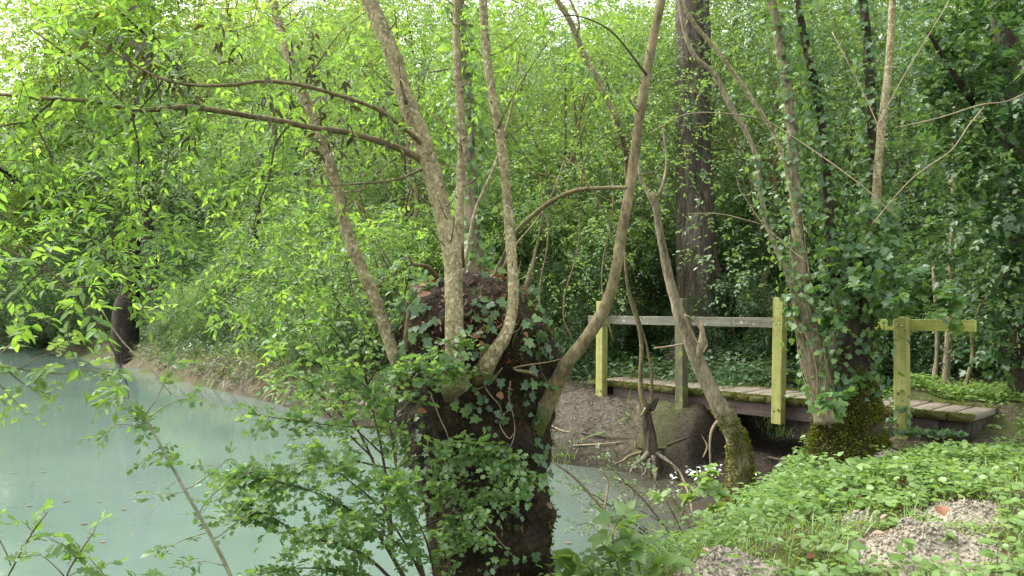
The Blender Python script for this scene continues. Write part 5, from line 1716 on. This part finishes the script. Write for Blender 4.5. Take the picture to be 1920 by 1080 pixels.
def far_cover(name, n, reg, dens, hgt, size, J, matk, rng, tpl=T_KITE):
    P, d = far_pts(n, *reg, rng, dens)
    m = len(P)
    H = rng.uniform(*hgt, m) * (.4 + 1.1 * np.clip(vnoise(P, .9, 61) * .5 + .5, 0, 1))
    out = []
    for j in range(J):
        a = rng.uniform(0, 6.28, m)
        o = np.stack([np.cos(a), np.sin(a), 0 * a], -1)
        pos = P + np.stack([0 * H, 0 * H, H * rng.uniform(.15, 1.05, m)], -1) + o * rng.uniform(.02, .12, (m, 1))
        out.append(dict(pos=pos, dir=o + rng.normal(0, .3, (m, 3)), nrm=np.array([0, -.3, 1.0]) + rng.normal(0, .35, (m, 3)), size=rng.uniform(*size, m), tint=np.clip(.5 + .35 * vnoise(P, .7, 62) + rng.normal(0, .15, m), 0, 1)))
    V, T, a = compose(tpl, cat(*out))
    return part(name, V, [T], M[matk], None, False, {'tint': a}, 'stuff')


fr = np.random.default_rng(90)
M['litter'] = leaf_mat('brown_litter', (.03, .023, .016), (.10, .08, .056), (.24, .205, .15), .15, .03, tcol=(1.2, 1.1, .8))
far_cover('far_bank_herbs', 16000, (-13, 1.2, 9, 26), lambda x, y, d: np.clip(.25 + 1.0 * np.exp(-((d - .8) / 1.1) ** 2), 0, 1), (.08, .42), (.05, .09), 8, 'wood', fr)
far_cover('far_bank_herbs', 12000, (-34, -4, 18, 48), lambda x, y, d: np.clip(.35 + .7 * np.exp(-((d - 1.0) / 1.3) ** 2), 0, 1), (.10, .55), (.08, .14), 8, 'grey', fr)
far_cover('woodland_floor_plants', 16000, (.5, 14, 10, 22), lambda x, y, d: .62 + 0 * x, (.05, .40), (.05, .09), 8, 'wood', fr)
far_cover('ivy_carpet', 9000, (2.5, 12, 8, 14), lambda x, y, d: .7 + 0 * x, (.03, .25), (.05, .085), 6, 'ivy', fr)
# dry grass hanging over the far edge
P, d = far_pts(110000, -18, -.6, 9.5, 30, fr, lambda x, y, d: np.exp(-((d - .22) / .25) ** 2))
m = len(P)
L = dict(pos=P + [0, 0, .05], dir=np.stack([fr.normal(-.25, .4, m), fr.normal(-.7, .4, m), fr.normal(-.15, .6, m)], -1), nrm=np.array([0, -.6, 1.0]) + fr.normal(0, .4, (m, 3)), size=fr.uniform(.15, .42, m), tint=fr.uniform(0, 1, m))
V, T, a = compose(T_BLADE, L)
part('dry_bank_grass', V, [T], M['straw'], None, False, {'tint': a}, 'stuff')
P, d = far_pts(110000, -18, 1.6, 9, 30, fr, lambda x, y, d: np.exp(-((d - .55) / .35) ** 2) * .55)
m = len(P)
L = dict(pos=P, dir=np.stack([fr.normal(-.15, .4, m), fr.normal(-.45, .4, m), fr.normal(.5, .5, m)], -1), nrm=np.array([0, -.6, 1.0]) + fr.normal(0, .4, (m, 3)), size=fr.uniform(.12, .38, m), tint=fr.uniform(0, 1, m))
V, T, a = compose(T_BLADE, L)
part('bank_grass', V, [T], M['grass'], None, False, {'tint': a}, 'stuff')

# litter and dead grass on the bare slope and in the ravine
n = 26000
x, y = fr.uniform(-.6, 5.5, n), fr.uniform(7.5, 13.5, n)
_, mud, bare = terrain(x, y, True)
ok = (water_sd(x, y) > .05) & (fr.random(n) < np.clip(bare + .35 * mud + .15, 0, .9)) & (is_far(x, y) | (mud > .2))
x, y = x[ok], y[ok]
m = len(x)
P = np.stack([x, y, terrain(x, y) + .006], -1)
L = dict(pos=P, dir=fr.normal(0, 1, (m, 3)) * [1, 1, .25], nrm=np.array([0, 0, 1]) + fr.normal(0, .35, (m, 3)), size=fr.uniform(.012, .05, m), tint=fr.uniform(0, 1, m) * (1 - .6 * mud[ok]))
V, T, a = compose(T_SLIM, L)
part('slope_litter', V, [T], M['litter'], None, False, {'tint': a}, 'stuff')
# tufts and plants on the bare slope by the bridge
for (px, py, n, s, mk_) in [(1045, 865, 110, .16, 'grass'), (1060, 880, 60, .12, 'grass'), (1450, 800, 120, .22, 'grass'), (1430, 790, 70, .2, 'grass')]:
    c = ground_at(px, py)
    q = c + fr.normal(0, .12, (n, 3)) * [1, 1, 0]
    q[:, 2] = terrain(q[:, 0], q[:, 1])
    az = fr.uniform(0, 6.28, n)
    L = dict(pos=q, dir=np.stack([np.cos(az) * .6, np.sin(az) * .6, np.ones(n)], -1), nrm=np.stack([-np.cos(az), -np.sin(az), np.full(n, .4)], -1), size=fr.uniform(.4, 1, n) * s, tint=np.clip(fr.normal(.6, .25, n), 0, 1))
    V, T, a = compose(T_BLADE, L)
    part('grass', V, [T], M[mk_], None, False, {'tint': a}, 'stuff')
# sticks and roots on the slope
for i, (pts, lab) in enumerate([([(1075, 838), (1120, 836), (1170, 832)], 'grey stick lying on the bare slope nearest the pollard'), ([(1090, 815), (1130, 822), (1180, 824)], 'thin root crossing the upper bare slope'), ([(1030, 800), (1060, 812), (1100, 808)], 'pale stick beside the pollard on the slope'),
                                ([(1250, 838), (1275, 828), (1292, 822)], 'bent stick right of the small tree with bleached roots'), ([(1318, 862), (1325, 840), (1316, 822)], 'upright stick standing in the dark mud'), ([(1440, 860), (1490, 868), (1520, 850)], 'dark twig in the mud under the bridge')]):
    P = np.array([ground_at(x, y) + np.array([0, 0, .015]) for (x, y) in pts])
    V, Q, T = tube(P, [.012, .010, .005], 7, 5, .15, i, .01, 2)
    o = part('stick', V, [Q, T], M['drytwig'] if i % 2 == 0 else M['twig'], None, True, {'tint': np.full(len(V), .1)})
    tag(o, lab, 'stick')

# ------------------------------------------------------------------ white feathers at the muddy waterline, leaves afloat
fe_v = []
T_FE = fan_leaf([(.16, .15), (.24, .45), (.14, .8)], .25, .3)
for i in range(34):
    px, py = (gr.normal(1315, 26), gr.normal(888, 9)) if i < 24 else (gr.uniform(1250, 1420), gr.uniform(862, 900))
    p = ground_at(px, py)
    o = bpy.data.objects.new('feather', leaf_mesh('feather', T_FE, M['feather']))
    COL.objects.link(o)
    o.location = p + np.array([0, 0, .012])
    o.rotation_euler = (gr.normal(0, .4), gr.normal(0, .4), gr.uniform(0, 6.28))
    s = gr.uniform(.035, .085)
    o.scale = (s, s, s)
    tag(o, 'small white feather lying at the muddy waterline under the bridge', 'feather', 'white feathers on the mud')
for i, (px, py) in enumerate([(20, 888), (80, 887), (63, 911), (183, 942), (197, 1018), (232, 958), (130, 940), (248, 1005), (330, 1050), (395, 873), (415, 874), (100, 860), (285, 905), (150, 985), (60, 950), (520, 1000), (1125, 1005), (1090, 960), (1135, 930), (1060, 1020)]):
    d = (EYE - WATER_Z) * F / (py - HOR)
    p = np.array([(px - 960) / F * d, d, WATER_Z + .006])
    o = bpy.data.objects.new('floating_leaf', leaf_mesh('floating_leaf', T_DEAD, M['straw']))
    COL.objects.link(o)
    o.location = p
    o.rotation_euler = (0, 0, gr.uniform(0, 6.28))
    s = gr.uniform(.03, .065)
    o.scale = (s, s, s * .25)
    tag(o, 'small pale leaf floating on the milky water', 'leaf', 'pale leaves afloat')

# ------------------------------------------------------------------ bushes and saplings at the near water edge
def bush(name, label, base, branches, leafm, tpl, lsize, J, slen, per, rng, singles=0, cat_='shrub', barkm='twig', tint=(.5, .22), jit=.4, droop=.3, lname='leaf', spread_=.05, group=None, start=.25):
    """branches: pixel polylines (x, y, w, d) that carry leafy shoots."""
    root = thing(name, label, cat_, tuple(base), group)
    O, A = [], []
    for i, pts in enumerate(branches):
        P, R = px_path(pts)
        V, Q, T = tube(P, np.maximum(R * .75, .0012), 6, 6, .12, i, .03, 3)
        part('branch', V, [Q, T], M[barkm], root, True, {'tint': np.full(len(V), .15)})
        C, _ = catmull(P, R, 8)
        k0 = int(len(C) * start)
        L_ = np.linalg.norm(np.diff(C, axis=0), axis=1).sum()
        n = max(3, int(per * L_))
        idx = rng.integers(k0, len(C), n)
        idx[0] = len(C) - 1
        tg = norm(np.gradient(C, axis=0))[idx]
        O.append(C[idx] + rng.normal(0, spread_ * .4, (n, 3)))
        ax = tg * .7 + rng.normal(0, .75, (n, 3)) * [1, 1, .55]
        A.append(norm(ax))
    O, A = np.concatenate(O), np.concatenate(A)
    ln = slen * rng.uniform(.5, 1.3, len(O))
    L = sprays(rng, O, A, ln, J, lsize, jit, droop, .95, tint)
    V, T = twigs(O, A, ln, .0016)
    part('twigs', V, [T], M[barkm], root, False, {'tint': np.full(len(V), .2)}, 'stuff')
    leaves(root, L, tpl, leafm, lname, singles, 'foliage')
    return root


br_ = np.random.default_rng(100)
D = 3.85
haw = bush('hawthorn_bush', 'bushy hawthorn with small lobed leaves spreading over the water in front of the pollard', at(820, 1180, D), [
    [(820, 1180, 16, D), (775, 1000, 12, D), (742, 880, 9, D), (728, 800, 7, D), (695, 740, 5, D + .1), (640, 690, 3, D + .1)],
    [(815, 1180, 14, D), (700, 1000, 9, D - .1), (600, 930, 6, D - .15), (530, 905, 4, D - .2), (475, 885, 3, D - .2), (440, 895, 2, D - .2)],
    [(810, 1180, 12, D), (690, 1045, 8, D - .2), (570, 1005, 5, D - .3), (490, 965, 3, D - .3), (455, 960, 2, D - .3)],
    [(850, 1130, 9, D), (838, 980, 7, D - .1), (835, 900, 5, D - .05), (880, 855, 4, D), (950, 862, 3, D), (1000, 895, 2, D)],
    [(742, 880, 6, D), (660, 862, 4, D), (570, 868, 3, D), (500, 905, 2, D)],
    [(728, 800, 5, D), (650, 800, 4, D), (570, 790, 3, D), (465, 775, 2, D)],
    [(695, 745, 4, D), (620, 735, 3, D + .1), (560, 705, 2, D + .1)],
    [(760, 1100, 8, D), (660, 1075, 5, D - .2), (560, 1065, 3, D - .3), (460, 1080, 2, D - .3)],
    [(775, 1000, 6, D), (850, 960, 4, D - .1), (905, 935, 3, D - .1), (960, 925, 2, D - .05)],
    [(742, 880, 6, D), (800, 850, 4, D), (850, 838, 3, D), (920, 845, 2, D)],
    [(790, 1080, 7, D), (720, 960, 5, D - .2), (640, 890, 4, D - .3), (600, 850, 2, D - .3)],
    [(800, 1100, 7, D), (760, 1030, 5, D - .3), (680, 980, 4, D - .4), (610, 990, 2, D - .4)],
    [(820, 1120, 7, D), (800, 1020, 5, D - .3), (760, 940, 4, D - .35), (730, 900, 2, D - .35)],
    [(830, 1120, 7, D), (830, 1040, 5, D - .2), (860, 1000, 4, D - .2), (900, 990, 2, D - .2)],
    [(740, 790, 5, D + .1), (745, 720, 4, D + .1), (770, 680, 3, D), (830, 655, 2, D), (860, 640, 2, D)],
    [(728, 800, 5, D), (780, 740, 4, D - .05), (820, 700, 3, D - .05), (850, 690, 2, D - .05)],
], M['haw'], T_HAW, .048, 7, .13, 62, br_, 300, tint=(.5, .2), jit=.45, droop=.25)
bush('hazel_shrub', 'bright loose shrub filling the gap left of the pollard above the water', at(730, 1010, 5.1), [
    [(735, 1010, 9, 5.1), (700, 860, 7, 5.2), (640, 740, 5, 5.3), (590, 640, 4, 5.4), (560, 560, 3, 5.5)],
    [(735, 1010, 9, 5.1), (715, 850, 7, 5.1), (690, 720, 5, 5.1), (690, 600, 4, 5.1), (720, 520, 3, 5.1)],
    [(700, 860, 5, 5.2), (600, 760, 4, 5.2), (540, 690, 3, 5.2), (510, 640, 2, 5.2)],
    [(690, 720, 5, 5.1), (640, 640, 4, 5.0), (600, 600, 3, 5.0), (550, 620, 2, 5.0)],
    [(715, 850, 5, 5.1), (640, 780, 4, 4.9), (580, 730, 3, 4.8), (530, 720, 2, 4.8)],
    [(690, 720, 5, 5.1), (740, 640, 4, 4.9), (760, 560, 3, 4.9), (770, 500, 2, 4.9)],
    [(640, 740, 4, 5.3), (700, 660, 3, 5.4), (660, 560, 3, 5.5), (640, 480, 2, 5.6)],
    [(690, 640, 4, 5.3), (720, 560, 3, 5.4), (700, 450, 3, 5.5), (740, 400, 2, 5.6)],
    [(690, 640, 4, 5.3), (600, 520, 3, 5.4), (570, 440, 3, 5.5), (580, 380, 2, 5.6)],
], M['light'], T_OVAL, .062, 7, .18, 20, br_, 120, tint=(.6, .2), start=.3)
D = 3.2
bush('willow_sapling', 'slender sapling leaning left over the water with oval leaves', at(450, 1150, D), [
    [(455, 1150, 12, D), (430, 1080, 11, D), (395, 1008, 10, D), (345, 920, 9, D), (300, 840, 7, D), (272, 795, 5, D), (255, 775, 3, D)],
    [(280, 805, 4, D), (235, 795, 3, D), (180, 818, 2, D)], [(268, 790, 4, D), (310, 762, 3, D), (360, 745, 2, D)],
    [(300, 840, 3, D), (262, 866, 2, D)], [(345, 918, 4, D), (385, 892, 3, D), (430, 858, 2, D)], [(348, 922, 3, D), (310, 930, 2, D), (288, 925, 2, D)],
    [(372, 965, 4, D), (405, 925, 3, D), (480, 880, 2, D)], [(398, 1012, 4, D), (430, 985, 3, D), (500, 945, 2, D)], [(385, 1000, 3, D), (330, 1022, 2, D), (290, 1032, 2, D)],
    [(268, 790, 4, D), (300, 745, 3, D), (318, 700, 2, D), (322, 682, 2, D)], [(260, 780, 3, D), (230, 750, 2, D), (215, 735, 2, D)], [(420, 1060, 3, D), (370, 1050, 2, D), (330, 1065, 2, D)]],
    M['haw'], T_OVAL, .042, 5, .09, 26, br_, 160, 'sapling', 'greenstem', tint=(.6, .2), spread_=.02, start=.35)
D = 2.7
bush('hanging_branch', 'dark hanging twig with broad bright leaves at the left over the river', at(-60, 420, D), [
    [(-80, 440, 4, D), (20, 470, 4, D), (90, 505, 4, D), (147, 553, 4, D), (190, 612, 4.5, D), (222, 668, 4, D), (240, 715, 3, D), (246, 748, 2, D)],
    [(90, 500, 5, D), (40, 540, 3, D), (0, 590, 2, D)], [(147, 553, 4, D), (100, 590, 3, D), (60, 600, 2, D)], [(130, 538, 4, D), (180, 540, 3, D), (235, 560, 2, D)],
    [(20, 460, 4, D), (60, 470, 3, D), (120, 480, 2, D)], [(40, 470, 4, D), (10, 530, 3, D), (-20, 560, 2, D)], [(147, 553, 4, D), (120, 620, 3, D), (135, 665, 2, D)]],
    M['ash'], T_OVAL, .066, 5, .14, 12, br_, 100, 'branch', 'twig', tint=(.6, .2), start=.0, spread_=.03)
bush('hanging_branch', 'level pale-leaved branch reaching in from the left just above the water', at(-80, 690, 2.9), [
    [(-90, 680, 6, 2.9), (0, 688, 5, 2.9), (60, 698, 4, 2.9), (110, 701, 4, 2.9), (150, 694, 3, 2.9), (205, 706, 3, 2.9)],
    [(0, 688, 4, 2.9), (40, 720, 3, 2.9), (90, 740, 2, 2.9)], [(30, 693, 3, 2.9), (60, 670, 3, 2.9), (100, 660, 2, 2.9)], [(-40, 690, 4, 2.9), (-10, 730, 3, 2.9), (30, 770, 2, 2.9)], [(-40, 690, 4, 2.9), (10, 650, 3, 2.9), (30, 620, 2, 2.9)]],
    M['light'], T_OVAL, .042, 6, .10, 26, br_, 80, 'branch', 'stem', tint=(.75, .2), start=.1, spread_=.03)
D = 2.45
for (brs, lab) in [([[(-30, 1150, 6, D), (20, 1060, 5, D), (55, 1000, 4, D), (88, 958, 3, D)], [(20, 1060, 3, D), (-10, 1000, 3, D), (-20, 975, 2, D)], [(40, 1030, 3, D), (75, 1010, 2, D), (100, 1012, 2, D)]], 'leafy shoot in the bottom left corner of the river bank'),
                   ([[(110, 1160, 6, D), (120, 1080, 5, D), (145, 1035, 4, D), (172, 998, 3, D)], [(120, 1080, 3, D), (90, 1050, 2, D), (75, 1040, 2, D)], [(115, 1110, 3, D), (150, 1075, 3, D), (200, 1060, 2, D)]], 'broad-leaved shoot beside the corner shoot by the water'),
                   ([[(240, 1170, 5, D), (215, 1100, 4, D), (190, 1075, 3, D), (160, 1040, 2, D)], [(230, 1130, 3, D), (250, 1090, 3, D), (265, 1075, 2, D)]], 'low shoot peeping up from the lower edge left of the leaning sapling')]:
    bush('waterside_shoot', lab, at(brs[0][0][0], brs[0][0][1] + 40, D), brs, M['haw'], T_OVAL, .056, 4, .07, 15, br_, 40, 'plant', 'stem', tint=(.65, .2), start=.45, spread_=.01, group='shoots in the bottom left corner')
# fine-leaved bush and brambles on the right
bush('privet_bush', 'fine-leaved pale bush leaning over the grey backwater', at(1300, 1060, 5.6), [
    [(1300, 1060, 7, 5.6), (1240, 980, 5, 5.7), (1190, 920, 4, 5.8), (1150, 895, 3, 5.9)], [(1280, 1050, 6, 5.6), (1190, 980, 4, 5.6), (1120, 930, 3, 5.6), (1060, 905, 2, 5.6)],
    [(1300, 1060, 6, 5.6), (1260, 970, 4, 5.8), (1220, 900, 3, 5.9), (1200, 870, 2, 6.0)], [(1290, 1060, 6, 5.6), (1200, 1000, 4, 5.5), (1140, 980, 3, 5.4), (1080, 985, 2, 5.4)],
    [(1310, 1060, 6, 5.6), (1290, 980, 4, 5.8), (1260, 930, 3, 5.9)], [(1190, 920, 3, 5.8), (1140, 870, 2, 5.9), (1120, 850, 2, 5.9)], [(1240, 980, 3, 5.7), (1180, 950, 2, 5.7), (1110, 945, 2, 5.7)]],
    M['grey'], T_KITE, .03, 9, .13, 34, br_, 0, tint=(.55, .25), start=.25)
bush('tall_herb', 'upright herb with broad paired leaves in front of the mossy leaning tree', at(1270, 1040, 5.2), [
    [(1262, 1050, 5, 5.2), (1285, 960, 4, 5.2), (1300, 920, 3, 5.2), (1322, 885, 2, 5.2)], [(1290, 945, 3, 5.2), (1330, 930, 2, 5.2), (1350, 920, 2, 5.2)], [(1285, 960, 3, 5.2), (1255, 940, 2, 5.2), (1240, 932, 2, 5.2)], [(1300, 1030, 4, 5.2), (1330, 980, 3, 5.2), (1345, 940, 2, 5.2)]],
    M['herb'], T_NET, .085, 5, .10, 16, br_, 60, 'plant', 'stem', tint=(.5, .2), start=.35, spread_=.01)
D = 3.95
bush('bramble', 'bramble with large ribbed leaves at the lower edge right of the pollard', at(1150, 1180, D), [
    [(1180, 1180, 6, D), (1160, 1080, 5, D), (1150, 1010, 4, D), (1165, 975, 3, D)], [(1130, 1180, 6, D), (1110, 1090, 4, D), (1085, 1050, 3, D)], [(1200, 1180, 6, D), (1210, 1090, 4, D), (1240, 1060, 3, D)], [(1230, 1170, 5, D), (1200, 1060, 4, D), (1190, 1030, 3, D)], [(1160, 1080, 4, D), (1120, 1070, 3, D), (1095, 1080, 2, D)]],
    M['herb'], T_NET, .12, 3, .10, 15, br_, 120, 'bramble', 'stem', tint=(.5, .2), start=.5, spread_=.02)
for i, (pts, lab) in enumerate([([(1040, 868, 3, 5.3), (1075, 893, 5, 5.2), (1110, 930, 5, 5.1), (1140, 965, 5, 5.0), (1168, 992, 5, 4.9), (1200, 1030, 5, 4.8)], 'dark bare twig slanting over the grey backwater'),
                                ([(1125, 880, 3, 5.4), (1140, 900, 4, 5.4), (1138, 935, 4, 5.4), (1136, 960, 4, 5.4), (1160, 1010, 4, 5.3)], 'pale bent stalk rising from the backwater bushes'),
                                ([(1258, 868, 3, 5.9), (1275, 890, 4, 5.9), (1290, 930, 4, 5.8), (1296, 960, 4, 5.7)], 'thin brown twig arching by the bleached roots'),
                                ([(190, 580, 2.5, 4.5), (230, 640, 3, 4.5), (280, 690, 3, 4.5), (320, 740, 2, 4.5)], 'pale dead stick hanging over the river at the left')]):
    P, R = px_path(pts)
    V, Q, T = tube(P, R, 7, 6, .1, i, .01, 3)
    o = part('dead_branch', V, [Q, T], M['twig'] if i == 0 else M['drytwig'], None, True, {'tint': np.full(len(V), .1)})
    tag(o, lab, 'branch')
# seedlings standing on the open earth
for (px, py, s, lab) in [(1590, 1075, .075, 'broad-leaved seedling left of the largest molehill at the lower edge'), (1515, 1050, .06, 'toothed seedling on the brown open patch'), (1690, 1065, .07, 'seedling growing out of the largest molehill'), (1770, 1040, .075, 'broad-leaved seedling at the back of the largest molehill'), (1870, 1075, .08, 'lush plant in the bottom right corner'), (1900, 990, .07, 'broad-leaved plant at the right edge beside the flat molehill'), (1610, 905, .075, 'large-leaved plant below the molehill by the ivy-clad bole'), (1690, 915, .075, 'large pale-leaved plant in the middle of the leaf carpet')]:
    c = ground_at(px, py)
    root = thing('seedling', lab, 'plant', tuple(c), 'seedlings on the near bank')
    n = 8
    az = gr.uniform(0, 6.28, n)
    o_ = np.stack([np.cos(az), np.sin(az), 0 * az], -1)
    hh = gr.uniform(.06, .16, n)
    pos = c + o_ * .02 + np.stack([0 * hh, 0 * hh, hh], -1)
    L = dict(pos=pos, dir=o_ + gr.normal(0, .2, (n, 3)), nrm=np.array([0, -.2, 1]) + gr.normal(0, .25, (n, 3)), size=gr.uniform(.8, 1.3, n) * s, tint=np.clip(gr.normal(.6, .15, n), 0, 1))
    leaves(root, L, T_NET, M['herb'], 'leaf', n)
    V, Q, T = tube([c - [0, 0, .03], c + [0, 0, .08], c + [0.005, 0, .16]], [.004, .003, .002], 6, 3, 0)
    part('stem', V, [Q, T], M['grass'], root, True, {'tint': np.full(len(V), .5)})
# ivy at the foot of the last post
pi_ = thing('ivy_plant', 'dark ivy climbing the foot of the last bridge post', 'ivy', tuple(at(1680, 790, 7.2)))
P, nv = along([(1690, 800, 30, 7.2), (1686, 770, 26, 7.2), (1682, 735, 20, 7.2)], 60, mr, .03)
L1 = ivy_leaves(P, nv, mr, (.035, .065))
P, nv = along([(1650, 815, 10, 7.0), (1720, 812, 10, 6.9), (1800, 815, 10, 6.6)], 160, mr, .05)
L2 = ivy_leaves(P, nv, mr, (.035, .065))
leaves(pi_, cat(L1, L2), T_IVY, M['ivy2'], 'leaf', 120, 'small_leaves')
# labels of the masses
LB = {'ground': 'brown woodland earth of both banks and the muddy gully', 'river_water': 'still milky turquoise river water with a grey backwater', 'ground_cover': 'bright green carpet of round-leaved herbs on the near bank',
      'low_herbs': 'tiny low herbs between the taller leaves of the near bank', 'bank_nettles': 'taller pointed-leaved plants along the near water edge', 'grass': 'thin green grass blades among the herbs', 'leaf_litter': 'brown leaf litter on the open earth of the near bank',
      'far_bank_herbs': 'leafy undergrowth covering the far bank', 'woodland_floor_plants': 'green plants on the shaded floor behind the bridge', 'ivy_carpet': 'dark ivy spreading over the ground behind the bridge',
      'dry_bank_grass': 'straw-coloured grass hanging over the far bank edge', 'bank_grass': 'green grass along the far bank edge', 'slope_litter': 'brown litter strewn on the bare slope under the bridge'}
for o in list(bpy.data.objects):
    b = o.name.split('.')[0]
    if o.parent is None and o.get('kind') in ('stuff', 'structure') and b in LB:
        o['label'] = LB[b]

print('TRIS', TRI[0], len(bpy.data.objects))
